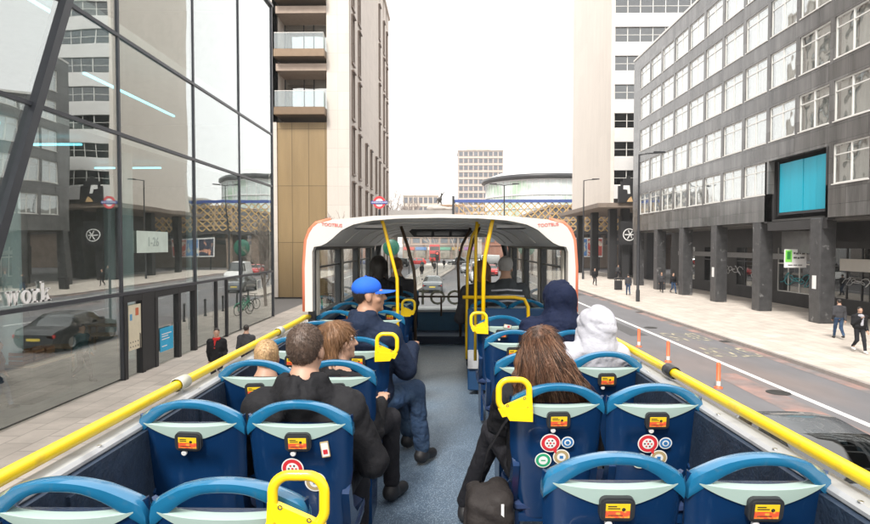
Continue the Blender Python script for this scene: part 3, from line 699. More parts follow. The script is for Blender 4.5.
far = [('old_stone_block','low pale stone building with small windows left of the far concrete tower',-16,235,14,20,24,(.5,.44,.38),7,5),
       ('brick_block','short brick block standing at the foot of the far concrete tower',-1,225,9,16,19.5,(.45,.3,.2),5,4),
       ('grey_block','wide grey block on the far left beyond the stone apartment block',-46,190,26,20,22,(.4,.38,.36),10,5),
       ('terrace_building','brown shop terrace with coloured shopfronts straight ahead past the junction',-12,172,22,14,11,(.3,.22,.18),8,3),
       ('red_brick_terrace','red brick terrace on the far side of the junction behind the lattice bridge',11,150,16,14,9.5,(.28,.13,.09),6,2),
       ('white_block','white rendered block behind the lattice bridge on the right',44,140,30,16,16,(.6,.57,.53),12,4)]
for n_, lb, x, y, w, d, z1, c, cols, rows in far: block(n_, lb, x, y, w, d, z1, c, cols, rows, 4.2)
random.seed(4)
t = bpy.data.objects['terrace_building']
for k in range(6):
    MB().box(.3+k*3.6, 3.5+k*3.6, -.25, .2, 2.7, 3.6).build('shop_fascia', mat('fascia_c%d' % k, [(.5,.08,.06),(.1,.2,.4),(.6,.55,.5),(.1,.3,.2),(.55,.35,.1),(.3,.1,.3)][k], .5), t)
    MB().box(.5+k*3.6, 3.3+k*3.6, -.1, .25, .2, 2.6).build('shop_window', mat('shopw', (.25,.22,.18), .3, var=.6, scale=.8), t)
# a block on the left behind us and across, only seen mirrored in the glass
block('street_building', 'brown brick office building further along the right side of the street', 19.5, 106, 26, 40, 11, (.3,.24,.2), 8, 6)
# ------------------------------------------------------------------ posters / hoarding under the lattice
hb = thing('billboard', 'long billboard with dark, blue and red picture panels below the lattice bridge', 'billboard', (19, 97, 0))
MB().box(0, 7.6, 0, .25, 2.2, 5.4).build('board', M_WHITEP, hb)
for k, c in enumerate(((.05,.06,.09),(.08,.2,.45),(.5,.08,.06))):
    MB().box(.15+k*2.5, 2.5+k*2.5, -.03, -.003, 2.4, 5.2).build('picture_panel', mat('picture%d' % k, c, .4, var=.5, scale=.9, c2=[(.6,.3,.2),(.6,.6,.5),(.7,.6,.5)][k], c2scale=.8, c2lo=.55, c2hi=.6), hb)
for x in (.5, 3.8, 7.0): MB().box(x, x+.15, .05, .2, 0, 2.2).build('post', M_DARKM, hb)
# ------------------------------------------------------------------ street furniture
def lamp(x, y, h, label, arm=-1, dbl=False):
    t = thing('street_lamp', label, 'street lamp', (x, y, 0), 0, None)
    MB().lathe([(.14,0),(.14,.9),(.1,1.0),(.085,h*.6),(.06,h)], (0,0,0), 'z', 12).build('pole', M_DARKM, t, 'full')
    for s in ((arm,) if not dbl else (-1, 1)):
        MB().tube([(0,0,h-.05),(s*.5,0,h+.05),(s*1.3,0,h+.1)], [.05,.045,.04], 8).build('arm', M_DARKM, t, 'full')
        MB().prism([(s*.9,h+.03),(s*1.85,h+.1),(s*1.8,h+.2),(s*1.0,h+.2)], 'y', -.14, .14).build('lamp_head', M_DARKM, t)
    return t
lamp(14.1, 42, 10.7, 'tall dark street lamp on the right pavement in front of the slate office block', 1)
lamp(16.8, 69.6, 11.9, 'tall slim street lamp on the right pavement beside the white tower wall', 1)
lamp(7.6, 72, 11.6, 'dark twin headed street lamp rising against the glass drum', 1, True)
rd = thing('station_roundel', 'red ring station sign with a blue bar above the bus roof on the left', 'sign', (-3.04, 28, 0))
m = MB().lathe([(.20,-.03),(.30,-.03),(.30,.03),(.20,.03),(.20,-.03)], (0,0,6.25), 'y', 40); m.build('ring', mat('sign_red', (.65,.05,.06), .4, var=.03), rd)
MB().lathe([(.0,-.01),(.22,-.01),(.22,.01),(.0,.01)], (0,0,6.25), 'y', 40).build('disc', M_WHITEP, rd)
MB().box(-.4, .4, -.045, .045, 6.18, 6.32).build('bar', mat('sign_blue', (.03,.06,.3), .4, var=.03), rd)
m = MB(); put(m, text_mb('UNDERGROUND', .1, .006, bold=.01), Matrix.Translation((0,-.05,6.25)) @ RX); m.build('lettering', M_WHITEP, rd)
MB().lathe([(.06,0),(.05,5.9)], (0,.0,0), 'z', 10).build('pole', M_DARKM, rd, 'full')
for i, y in enumerate((17.0, 20.8, 23.9, 27.5, 31.2)):
    lb = ['orange flexible lane post with white bands nearest on the right, above the yellow rail', 'orange flexible lane post, second from the bus', 'orange flexible lane post, third from the bus', 'orange flexible lane post, fourth from the bus', 'orange flexible lane post farthest from the bus'][i]
    t = thing('lane_post', lb, 'bollard', (8.1, y, 0), 0, 'orange flexible posts along the lane')
    MB().lathe([(.12,0),(.12,.04),(.06,.06),(.06,.72),(.04,.76),(.001,.77)], (0,0,0), 'z', 14).build('post', mat('post_orange', (.7,.14,.05), .5, var=.08), t, 'full')
    MB().lathe([(.063,.08),(.063,.22)], (0,0,0), 'z', 14).build('band', mat('post_white', (.7,.66,.62), .5), t, 'full')
t = thing('litter_bin', 'black litter bin on the right pavement beside the lamp post', 'bin', (16.0, 53, .12))
MB().bbox(-.3,.3,-.25,.25,0,.85,.04).build('body', M_BLACK, t); MB().bbox(-.34,.34,-.29,.29,.95,1.1,.05).build('lid', M_BLACK, t)
m = MB(); [m.box(x, x+.06, y, y+.06, .85, .95) for x in (-.3,.24) for y in (-.25,.19)]; m.build('lid_post', M_BLACK, t)
for i, y in enumerate((30.5, 33.0, 35.5, 38, 40.5)):
    t = tag(MB().lathe([(.09,0),(.09,.06),(.06,.1),(.06,.85),(.08,.88),(.07,.96),(.001,1.0)], (0,0,0), 'z', 14).build('bollard', M_BLACK, None, 'full'), ['black round topped bollard nearest the glass building on the left kerb','second black bollard along the left kerb','middle one of the five black kerb bollards on the left','fourth black bollard along the left kerb','farthest black bollard on the left kerb, by the bronze panels'][i], 'bollard', 'black bollards along the left kerb'); t.location = (-5.6, y, .12)
# green round sign seen through the front window
gs = thing('round_green_sign', 'dark green round sign on a pole, seen through the left of the bus windscreen', 'sign', (-3.9, 44, 0))
MB().lathe([(.001,-.04),(.6,-.04),(.64,0),(.6,.04),(.001,.04)], (0,0,4.0), 'y', 36).build('disc', mat('sign_deepgreen', (.01,.11,.07), .4, var=.1), gs, 'full')
MB().lathe([(.05,0),(.05,3.2)], (0,0,0), 'z', 10).build('pole', M_DARKM, gs, 'full')
# traffic lights around the junction
def tlight(x, y, label):
    t = thing('traffic_light', label, 'traffic light', (x, y, 0)); MB().lathe([(.06,0),(.06,3.4)], (0,0,0), 'z', 8).build('pole', M_DARKM, t, 'full')
    MB().box(-.2,.2,-.15,.15,2.5,3.5).build('signal_head', M_BLACK, t)
    MB().lathe([(.001,-.17),(.09,-.17)], (0,0,3.28), 'y', 12).build('red_lens', mat('lens_red', (.9,.05,.03), .4, emit=1.5), t)
tlight(-.6, 64, 'black traffic light at the tip of the kerbed island ahead'); tlight(2.9, 100, 'black traffic light in the middle of the junction ahead')
tlight(-4.9, 84, 'black traffic light on the left side of the junction ahead')
# pedestrian guard rail on the island
gr = thing('guard_rail', 'grey pedestrian guard rail along the left edge of the road ahead', 'fence', (0,0,0))
m = MB(); P0, P1 = Vector((-3.1,50,.12)), Vector((1.6,102,.12))
n = 34
for k in range(n+1):
    p = P0.lerp(P1, k/n); m.tube([p, p+Vector((0,0,1))], .03, 5)
m.build('post', M_WFRAME, gr); m = MB()
for z in (.25,.98): m.tube([P0+Vector((0,0,z)), P1+Vector((0,0,z))], .03, 6)
m.build('rail', M_WFRAME, gr)
# ------------------------------------------------------------------ bare trees
def bare_tree(x, y, h, seed, label):
    R = random.Random(seed); t = thing('bare_tree', label, 'tree', (x, y, 0)); tr = MB(); cr_ = MB()
    def grow(p, d, L, r, lvl):
        n = 3; pts = [p]
        for i in range(n):
            d = (d+Vector((R.uniform(-.25,.25), R.uniform(-.25,.25), R.uniform(-.05,.2)))).normalized(); pts.append(pts[-1]+d*L/n)
        rs = [max(h*.0016, lerp(r, r*.62, i/n)) for i in range(n+1)]
        (tr if lvl < 2 else cr_).tube(pts, rs, 6 if lvl < 2 else 3)
        if lvl >= 5 or (lvl >= 4 and h > 20): return
        for k in range(R.randint(3, 4) if lvl < 4 else 3):
            b = pts[R.randint(1, n)] if k else pts[-1]
            nd = (d+Vector((R.uniform(-1,1), R.uniform(-1,1), R.uniform(-.2,.8)))*.75).normalized()
            grow(b, nd, L*R.uniform(.55,.8), r*.58, lvl+1)
    grow(Vector((0,0,0)), Vector((0,0,1)), h*.36, h*.018, 0)
    mt = mat('bark', (.3,.25,.22), .9, var=.2)
    tr.build('trunk', mt, t); cr_.build('crown', mt, t)
bare_tree(-9.8, 112, 16, 1, 'bare winter tree beside the stone apartment block, nearest of the far trees')
bare_tree(-8.5, 135, 17, 2, 'bare winter tree standing alone in front of the pale stone building')
bare_tree(-2.5, 150, 15, 3, 'bare winter tree behind the statue on the bridge')
bare_tree(3.8, 165, 17, 5, 'bare winter tree at the foot of the concrete tower')
bare_tree(-7.4, 38.5, 6.5, 6, 'slender bare sapling on the left pavement beside the bronze panels')
# ------------------------------------------------------------------ the open top bus
M_NAVY = mat('shell_navy', (.003,.025,.085), .26, var=.3, scale=2, spec=.5, coat=.15, bump=.06, bscale=300, c2=(.016,.045,.11), c2scale=30, c2lo=.6, c2hi=.78, stretch=(1,1,.25))
M_BLUE = mat('rim_blue', (.012,.145,.29), .27, var=.12, scale=5, spec=.6, coat=1, bump=.05, bscale=220, c2=(.04,.15,.26), c2scale=38, c2lo=.6, c2hi=.75)
M_MINT = mat('insert_mint', (.35,.46,.42), .42, var=.06, scale=5)
M_YEL = mat('handle_yellow', (.85,.58,.01), .3, var=.06, scale=6, coat=.2, c2=(.5,.3,.05), c2scale=14, c2lo=.66, c2hi=.72)
M_RAIL = mat('rail_yellow', (.85,.6,.01), .33, var=.05, scale=2, coat=.2, c2=(.55,.36,.06), c2scale=6, c2lo=.62, c2hi=.74)
M_FAB = mat('seat_fabric', (.012,.03,.09), .9, var=.4, scale=18, bump=.3, bscale=200)
M_LEDGE = mat('ledge_pale', (.4,.41,.42), .45, var=.14, scale=3, c2=(.25,.25,.26), c2scale=5, c2lo=.58, c2hi=.72)
M_WALLI = mat('inner_panel', (.018,.032,.058), .55, var=.45, scale=14, bump=.5, bscale=70)
M_CEIL = mat('ceiling_grey', (.66,.65,.62), .45, var=.07, scale=2)
M_BODYW = mat('body_white', (.55,.52,.48), .3, var=.04, scale=1, coat=.3)
M_ORG = mat('trim_orange', (.62,.17,.09), .4, var=.06)
M_BGLASS = glass('bus_glass', (.94,.965,.96), .03)
M_PIL = mat('pillar_black', (.03,.032,.035), .45, var=.15)
M_STEEL = mat('steel', (.5,.5,.5), .35, metal=.9, var=.1)
bus = thing('open_top_bus', 'open top double decker filling the foreground with blue seats, yellow rails and covered front', 'bus', (0, 0, 0))
def deck_floor_mat():
    m = bpy.data.materials.new('deck_floor'); m.use_nodes = True; t = m.node_tree; p = t.nodes['Principled BSDF']
    tc = t.nodes.new('ShaderNodeTexCoord')
    v = t.nodes.new('ShaderNodeTexVoronoi'); v.inputs['Scale'].default_value = 95; t.links.new(tc.outputs['Object'], v.inputs[0])
    n = t.nodes.new('ShaderNodeTexNoise'); n.inputs['Scale'].default_value = 2.2; n.inputs['Detail'].default_value = 7; t.links.new(tc.outputs['Object'], n.inputs[0])
    cr = t.nodes.new('ShaderNodeValToRGB'); cr.color_ramp.elements[0].position = .12; cr.color_ramp.elements[0].color = (.3,.38,.46,1)
    cr.color_ramp.elements[1].position = .42; cr.color_ramp.elements[1].color = (.085,.125,.175,1)
    t.links.new(v.outputs['Distance'], cr.inputs[0])
    x = t.nodes.new('ShaderNodeMixRGB'); x.blend_type = 'MULTIPLY'; x.inputs[0].default_value = .7
    r = t.nodes.new('ShaderNodeMapRange'); r.inputs[1].default_value = .3; r.inputs[2].default_value = .7; r.inputs[3].default_value = .7; r.inputs[4].default_value = 1.35
    t.links.new(n.outputs[0], r.inputs[0]); t.links.new(cr.outputs[0], x.inputs[1]); t.links.new(r.outputs[0], x.inputs[2])
    t.links.new(x.outputs[0], p.inputs['Base Color'])
    r2 = t.nodes.new('ShaderNodeMapRange'); r2.inputs[3].default_value = .22; r2.inputs[4].default_value = .5; t.links.new(n.outputs[0], r2.inputs[0]); t.links.new(r2.outputs[0], p.inputs['Roughness'])
    b = t.nodes.new('ShaderNodeBump'); b.inputs['Strength'].default_value = .35; b.inputs['Distance'].default_value = .002; t.links.new(v.outputs['Distance'], b.inputs['Height']); t.links.new(b.outputs[0], p.inputs['Normal'])
    return m
YB, YC, YF = -1.6, 5.37, 10.3      # rear of deck, start of covered section, front
LZ = CAMZ-.72
MB().box(-1.19, 1.19, YB, YF-.05, F-.05, F).build('deck_floor', deck_floor_mat(), bus)
MB().box(-.42, .42, 9.55, YF-.06, F+.001, F+.13).build('front_step', mat('step_dark', (.03,.05,.09), .6), bus)
for s in (-1, 1):
    m = MB(); m.box(s*1.165, s*1.2, YB, YF-.06, F-.02, LZ-.03)
    for k in range(7): m.box(s*1.15, s*1.165, YB+.4+k*1.0, YB+.43+k*1.0, F+.05, LZ-.08)
    m.build('side_panel', M_WALLI, bus)
    o = MB().bbox(min(s*1.185,s*1.27), max(s*1.185,s*1.27), YB, YC-.03, LZ-.035, LZ, .012).build('ledge', M_LEDGE, bus)
    yk = 1.2
    while yk < YC: MB().lathe([(.009,LZ+.0005),(.008,LZ+.003),(.001,LZ+.004)], (s*1.2, yk, 0), 'z', 8).build('screw', M_STEEL, o); yk += .42
    # body side below
    bs = MB(); bs.box(s*1.27, s*1.3, YB-.05, YF+.6, .35, LZ-.045); side = bs.build('body_side', mat('body_red', (.55,.06,.03), .3, var=.04, coat=.4), bus)
    w = MB(); w.box(s*1.296, s*1.306, YB+.5, YF-.6, 1.25, 2.15); w.build('lower_window', mat('tinted', (.02,.022,.025), .08, spec=.9), side)
    st_ = MB(); st_.box(s*1.297, s*1.305, YB+.1, YF+.3, 2.3, 2.55); st_.build('stripe', M_YEL, side)
    # rail
    X = s*1.25; Z_ = CAMZ-.675
    pts = [(X, YB, Z_), (X, 1, Z_), (X, 3.5, Z_), (X, YC-.25, Z_), (X*.995, YC-.08, Z_+.01), (X*.985, YC+.05, Z_)]
    r = MB().tube(pts, .0235, 16).build('hand_rail', M_RAIL, bus, 'full')
    for yk in (.55, 3.0, 4.7):
        MB().lathe([(.031,-.05),(.034,-.047),(.034,.047),(.031,.05)], (X, yk+(.1 if s > 0 else -.2), Z_), 'y', 14).build('joint_sleeve', M_PIL if s > 0 else mat('joint_grey', (.5,.5,.42), .5), r, 'full')
        MB().lathe([(.012,LZ-.002),(.012,Z_-.02)], (X, yk+(.1 if s > 0 else -.2), 0), 'z', 8).build('bracket', M_STEEL, r, 'full')
    m = MB()
    for k in range(3):
        for j in range(2):
            m.lathe([(.014,s*1.149),(.016,s*1.1485),(.014,s*1.148),(.001,s*1.148)], (0, 1.25+k*.05+j*2.3, LZ-.16-.03*(k % 2)), 'x', 12)
    m.build('panel_stud', M_WHITEP, bus)
MB().box(-1.3, 1.3, YB-.08, YB-.01, .35, F+1.2).build('rear_panel', M_BODYW, bus)
MB().box(-1.26, 1.26, YB, YF+.6, .4, F-.06).build('lower_deck', M_PIL, bus)
MB().box(-1.29, 1.29, YF+.6, YF+.66, .35, 2.5).build('front_panel', mat('body_red', (.55,.06,.03)), bus)
for s in (-1, 1):
    for y in (.4, 7.9):
        w = MB().lathe([(.001,s*1.08),(.47,s*1.08),(.49,s*1.11),(.49,s*1.3),(.46,s*1.33),(.3,s*1.33)], (0, y, .49), 'x', 28).build('wheel', M_BLACK, bus, 'full')
        MB().lathe([(.3,s*1.331),(.25,s*1.29),(.1,s*1.31),(.001,s*1.31)], (0, y, .49), 'x', 20).build('rim', M_STEEL, w, 'full')
# covered front section: outer roof, ceiling, rear fascia
def outer(hw=1.255):
    return [(-hw,-.62),(-hw,-.2),(-hw*.985,.04),(-hw*.955,.14),(-hw*.91,.20),(-hw*.8,.235),(-hw*.5,.27),(0,.287),(hw*.5,.27),(hw*.8,.235),(hw*.91,.20),(hw*.955,.14),(hw*.985,.04),(hw,-.2),(hw,-.62)]
def inner():
    L = [(-1.185,-.62),(-1.185,-.02),(-1.09,-.005),(-1.03,.03),(-.97,.085),(-.9,.145),(-.8,.19),(-.64,.225),(-.4,.245),(0,.252)]
    return L+[(-x, z) for x, z in L[-2::-1]]
def resample(P, n):
    P = [Vector((x, z)) for x, z in P]; d = [0]
    for a_, b_ in zip(P, P[1:]): d.append(d[-1]+(b_-a_).length)
    out = []
    for k in range(n):
        t = d[-1]*k/(n-1)
        for i in range(len(P)-1):
            if t <= d[i+1]+1e-9: out.append(P[i].lerp(P[i+1], (t-d[i])/(d[i+1]-d[i]))); break
    return out
def angle_match(I, O):     # for each inner point the outer point with the same fraction of arc length
    return list(zip(resample(I, 61), resample(O, 61)))
fas = MB(); pr = angle_match(inner(), outer())
for (a0, b0), (a1, b1) in zip(pr, pr[1:]):
    zz_ = CAMZ
    for y, rev in ((YC, 0), (YC+.1, 1)): fas.quad((a0.x,y,zz_+a0.y), (a1.x,y,zz_+a1.y), (b1.x,y,zz_+b1.y), (b0.x,y,zz_+b0.y))
    fas.quad((a0.x,YC,zz_+a0.y), (a0.x,YC+.1,zz_+a0.y), (a1.x,YC+.1,zz_+a1.y), (a1.x,YC,zz_+a1.y))
    fas.quad((b0.x,YC,zz_+b0.y), (b1.x,YC,zz_+b1.y), (b1.x,YC+.1,zz_+b1.y), (b0.x,YC+.1,zz_+b0.y))
fascia = fas.build('rear_fascia', M_BODYW, bus)
o_ = outer(); tr_l = [p for p in o_[:6]]; tr_r = [p for p in o_[-6:]]
for P in (tr_l, tr_r):
    m = MB().tube([(x*1.006, YC+.02, CAMZ+z) for x, z in P], .022, 8, up=(0,1,0)); m.build('edge_trim', M_ORG, fascia, 'full')
for sx in (-1, 1):
    m = MB(); put(m, text_mb('TOOTBUS', .042, .003, bold=.015), Matrix.Translation((sx*1.0, YC-.004, CAMZ+.185)) @ Matrix.Rotation(rad(-4*sx), 4, 'Y') @ RX); m.build('lettering', mat('text_red', (.6,.15,.13), .5), fascia)
roof = MB(); rp = resample(outer(), 41)
for (a_, b_) in zip(rp, rp[1:]):
    roof.quad((a_.x,YC+.1,CAMZ+a_.y), (b_.x,YC+.1,CAMZ+b_.y), (b_.x,YF+.45,CAMZ+b_.y-.03), (a_.x,YF+.45,CAMZ+a_.y-.03)) if min(a_.y, b_.y) > -.02 else None
roof.build('roof', M_BODYW, bus, True)
ce = MB(); ip = resample(inner(), 61)
for (a_, b_) in zip(ip, ip[1:]):
    if min(a_.y, b_.y) > -.03: ce.quad((a_.x,YC+.1,CAMZ+a_.y), (b_.x,YC+.1,CAMZ+b_.y), (b_.x,YF+.2,CAMZ+b_.y), (a_.x,YF+.2,CAMZ+a_.y))
ceil = ce.build('ceiling', M_CEIL, bus, True)
m = MB()
for y in (6.3, 7.3, 8.3, 9.3): m.tube([(x, y, CAMZ+z-.006) for x, z in inner()[3:-3]], .008, 5, up=(0,1,0))
m.build('ceiling_rib', M_CEIL, ceil)
for sx in (-1, 1):
    m = MB(); m.box(sx*.72-.16, sx*.72+.16, 5.75, 6.05, CAMZ+.17, CAMZ+.2); m.build('ceiling_vent', mat('vent_white', (.6,.6,.6), .4), ceil)
    m = MB()
    for k in range(5): m.box(sx*.72-.14, sx*.72+.14, 5.78+k*.055, 5.8+k*.055, CAMZ+.163, CAMZ+.169)
    m.build('vent_slat', M_PIL, ceil)
pn = MB().prism([(-.40,CAMZ+.12),(.40,CAMZ+.12),(.47,CAMZ+.2),(.43,CAMZ+.235),(-.43,CAMZ+.235),(-.47,CAMZ+.2)], 'y', 8.55, 8.62).build('ceiling_screen', M_PIL, bus)
m = MB(); [m.box(a_, b_, 8.535, 8.549, CAMZ+.14, CAMZ+.2) for a_, b_ in ((-.36,-.14),(-.1,.12),(.16,.36))]; m.build('screen', mat('screen_dark', (.01,.01,.012), .1), pn)
# side windows of the covered section
for s in (-1, 1):
    X = s*1.22; zt, zb = CAMZ-.03, CAMZ-.70
    m = MB(); yk = [5.52, 6.9, 8.3, 9.7, 10.3]
    m.box(s*1.185, s*1.25, YC+.1, YF+.1, zb-.05, zb+.015); m.box(s*1.19, s*1.25, YC+.1, YF+.1, zt-.02, zt+.03)
    for y in yk: m.box(s*1.19, s*1.25, y-.045, y+.045, zb, zt)
    fr = m.build('window_frame', M_PIL, bus)
    for y in yk[:4]: MB().box(s*1.175, s*1.19, y+.045, y+.13, zb+.02, zt-.02).build('pillar_trim', mat('trim_cream', (.5,.47,.4), .6), fr)
    for a_, b_ in zip(yk, yk[1:]): MB().box(s*1.225, s*1.23, a_+.045, b_-.045, zb+.015, zt-.02).build('side_window', M_BGLASS, bus)
    m = MB()
    for a_, b_ in zip(yk, yk[1:]): m.box(s*1.2, s*1.22, a_+.045, b_-.045, zt-.2, zt-.185)
    m.build('window_bar', M_PIL, fr)
    MB().bbox(min(s*1.1,s*1.25), max(s*1.1,s*1.25), YC+.1, YF, LZ-.05, LZ-.005, .01).build('sill', M_WALLI, bus)
    MB().box(s*1.25, s*1.262, YC+.1, YF+.3, LZ-.045, zb).build('body_strip', M_BODYW, bus)
# front end
MB().box(-1.18, 1.18, YF-.05, YF+.02, F, F+.46).build('front_wall', mat('front_wall', (.03,.11,.2), .5, var=.2, scale=5), bus)
MB().box(-1.2, 1.2, YF-.1, YF+.3, F+.46, F+.5).build('dashboard', M_LEDGE, bus)
MB().box(-1.2, 1.2, YF+.3, YF+.36, .4, F+.5).build('front_body', M_BODYW, bus)
for s in (-1, 1): MB().tube([(s*1.19,YF+.3,F+.48),(s*1.18,YF+.24,CAMZ-.2),(s*1.1,YF+.15,CAMZ+.1)], .05, 8).build('corner_pillar', M_PIL, bus, 'full')
ws = MB().box(-1.17, 1.17, YF+.22, YF+.225, F+.5, CAMZ+.18).build('windscreen', M_BGLASS, bus)
m = MB().box(-1.15, 1.15, YF+.1, YF+.24, CAMZ+.14, CAMZ+.26).build('header', M_CEIL, bus)
m = MB(); put(m, text_mb('TOOTBUS', .38, .006, bold=.008), Matrix.Translation((-.24, YF+.235, F+.67)) @ Matrix.Rotation(math.pi, 4, 'Z') @ RX @ Matrix.Diagonal((1.0,1,1,1)))
m.build('lettering', mat('text_tan', (.34,.3,.22), .7), ws)
M_POLE = mat('pole_yellow', (.72,.44,.0), .35, var=.08); M_PDK = mat('pole_bronze', (.09,.055,.03), .4, metal=.3, var=.1)
m = MB().tube([(-1.1,YF-.2,CAMZ-.9),(1.1,YF-.2,CAMZ-.9)], .018, 8).tube([(0,YF-.2,CAMZ-.9),(0,YF-.2,F+.4)], .016, 8).build('front_rail', M_PDK, bus, 'full')
def pole(pts, r, m_): MB().tube([(x, y, CAMZ+z) for x, y, z in pts], r, 12).build('pole', m_, bus, 'full')
pole([(-.56,5.55,.24),(-.54,5.55,.2),(-.44,5.55,-.2),(-.41,5.55,-.32),(-.405,5.55,-.6),(-.405,5.55,-1.2)], .016, M_POLE)
pole([(-.5,7.3,.24),(-.42,7.3,.0),(-.34,7.3,-.3),(-.32,7.3,-.5),(-.32,7.3,-1.3)], .02, M_PDK)
pole([(.5,5.5,.24),(.49,5.5,.2),(.43,5.5,-.1),(.415,5.5,-.3),(.41,5.5,-1.2)], .019, M_POLE)
pole([(.38,6.0,.24),(.37,6.0,.1),(.365,6.0,-1.2)], .016, M_POLE)
pole([(.44,6.6,.24),(.36,6.6,.1),(.31,6.6,-.15),(.3,6.6,-.9),(.3,6.6,-1.3)], .016, M_POLE)
pole([(.42,8.2,.24),(.3,8.2,.0),(.24,8.2,-.25),(.25,8.2,-.5),(.28,8.2,-1.3)], .02, M_PDK)
pole([(.5,7.4,.24),(.4,7.4,.0),(.34,7.4,-.25),(.33,7.4,-1.3)], .018, M_PDK)
MB().tube([(.24,6.2,CAMZ-.56),(.8,6.2,CAMZ-.56),(.9,6.2,CAMZ-.58),(.94,6.2,CAMZ-.66),(.95,6.2,CAMZ-1.0),(.95,6.2,F+.2)], .019, 10).build('barrier_rail', M_POLE, bus, 'full')
MB().bbox(.3, 1.15, 6.28, 6.33, F+.05, F+.95, .015).build('stair_panel', mat('panel_blue', (.01,.05,.13), .5, var=.15), bus)
MB().box(.3, 1.15, 6.25, 6.28, F+.3, F+.5).build('panel_trim', M_LEDGE, bus)
# ------------------------------------------------------------------ seats
TL = rad(11); SW = .215
def sx_(u, v, off=0):        # point on the rear surface of a seat back: u across, v below the top (negative down), off outwards
    b = .028*(1-min(1, (u/SW)**2))
    y = -v*math.sin(TL)-(b+off)*math.cos(TL); z = v*math.cos(TL)+(b+off)*math.sin(TL)*-.2
    return (u, y+.03, z)
def wid(v): return interp(-v, [(0,.213),(.1,.215),(.3,.207),(.5,.18),(.68,.150)])
def shell_mesh():
    m = MB(); nu, nv = 22, 20
    def topv(t): a_ = abs(t); return -.108+.0*a_ if a_ < .72 else lerp(-.108, -.07, ss((a_-.72)/.28))
    rows = []
    for j in range(nv+1):
        row = []
        for i in range(nu+1):
            t = -1+2*i/nu; vv = lerp(topv(t), -.68-.012*(1-t*t)*0, (j/nv)); w = wid(vv)
            rec = .014*ss((.13-abs(t*w))/.03)*ss((-vv-.24)/.02)*ss((.36+vv)/.05)    # shallow recess under the console
            edge = .02*max(0, (abs(t)-.86)/.14)**2
            row.append(sx_(t*w, vv, -rec-edge))
        rows.append(row)
    vs = [p for r in rows for p in r]; n = nu+1
    fs = [(j*n+i, j*n+i+1, (j+1)*n+i+1, (j+1)*n+i) for j in range(nv) for i in range(nu)]
    off = len(vs)
    for j in range(nv+1):
        for i in range(nu+1):
            x, y, z = rows[j][i]; t = -1+2*i/nu; vv = lerp(topv(t), -.68, j/nv)
            vs.append((x*.985, -vv*math.sin(TL)+.03+.035, z))
    fs += [(off+(j+1)*n+i, off+(j+1)*n+i+1, off+j*n+i+1, off+j*n+i) for j in range(nv) for i in range(nu)]
    for i in range(nu): fs.append((i, off+i, off+i+1, i+1)); q = nv*n; fs.append((q+i+1, off+q+i+1, off+q+i, q+i))
    for j in range(nv): fs.append((j*n, (j+1)*n, off+(j+1)*n, off+j*n)); q = nu; fs.append(((j+1)*n+q, j*n+q, off+j*n+q, off+(j+1)*n+q))
    m.add(vs, fs)
    # side wings that join the back to the seat base
    for s in (-1, 1):
        m.prism([(.08,-.40),(.15,-.60),(.24,-.66),(.5,-.66),(.52,-.60),(.3,-.57),(.2,-.5),(.13,-.36)], 'x', s*.165, s*.195)
        m.prism([(.15,-.60),(.52,-.62),(.46,-.70),(.4,-.98),(.16,-.98),(.16,-.7)], 'x', s*.15, s*.175)
    m.box(-.16, .16, .14, .5, -.69, -.65)
    return m.mesh('seat', M_NAVY, True)
def rim_mesh():
    m = MB(); N = 34; ring = []
    prof = [(-1,-1),(-.55,-1.0),(.55,-1.0),(1,-.75),(1,.75),(.55,1),(-.55,1),(-1,.75)]
    vs = []; fs = []
    for i in range(N+1):
        t = -1+2*i/N; u = t*SW*1.0
        a_ = abs(t)
        if a_ > .9: u = math.copysign(SW*(.9+.1*math.sin((a_-.9)/.1*math.pi/2)*1.0), t)
        top = -.018*0-.018*(a_/.5)**2 if a_ < .5 else -.018-.062*((a_-.5)/.5)**1.25
        if a_ > .9: top -= .03*((a_-.9)/.1)**2
        th = lerp(.032, .07, ss((a_-.2)/.8)); bot = top-th
        if a_ > .93: bot = max(bot, -.155)
        dep = lerp(.026, .03, a_)
        cy, cz = 0, (top+bot)/2; hh = (top-bot)/2
        back = sx_(u, cz, 0.006)[1]; 
        for (pa, pb) in [(.0,1),(.45,1),(.95,.7),(1,.1),(1,-.6),(.85,-1),(.0,-1),(-.8,-1),(-1,-.6),(-1,.3),(-.85,.85),(-.4,1)]:
            y = back+.026-pa*.026; z = cz+pb*hh
            vs.append((u*.998+0, y+(-(pb*hh))*math.sin(TL), z*math.cos(TL)))
    K = 12
    for i in range(N):
        for k in range(K): fs.append((i*K+k, i*K+(k+1) % K, (i+1)*K+(k+1) % K, (i+1)*K+k))
    fs.append(tuple(range(K-1,-1,-1))); fs.append(tuple(N*K+k for k in range(K)))
    m.add(vs, fs); return m.mesh('rim', M_BLUE, True)
def insert_mesh():
    m = MB(); N = 30; vs = []; fs = []
    U = .188
    for i in range(N+1):
        t = -1+2*i/N; a_ = abs(t); u = t*U
        top = -.098-.012*(1-a_**3)
        bot = top-.003-.066*(1-a_)**.85 if a_ > .3 else -.185
        if a_ <= .3: bot = min(-.11-.003-.066*(.7)**.85, -.160)
        for v, o_ in ((top+.004,-.03),(top+.004,.0),(top,.006),(bot,.006),(bot,-.004)): vs.append(sx_(u, v, o_))
    for i in range(N):
        for k in range(4): fs.append((i*5+k, i*5+k+1, (i+1)*5+k+1, (i+1)*5+k))
    m.add(vs, fs); return m.mesh('insert', M_MINT, True)
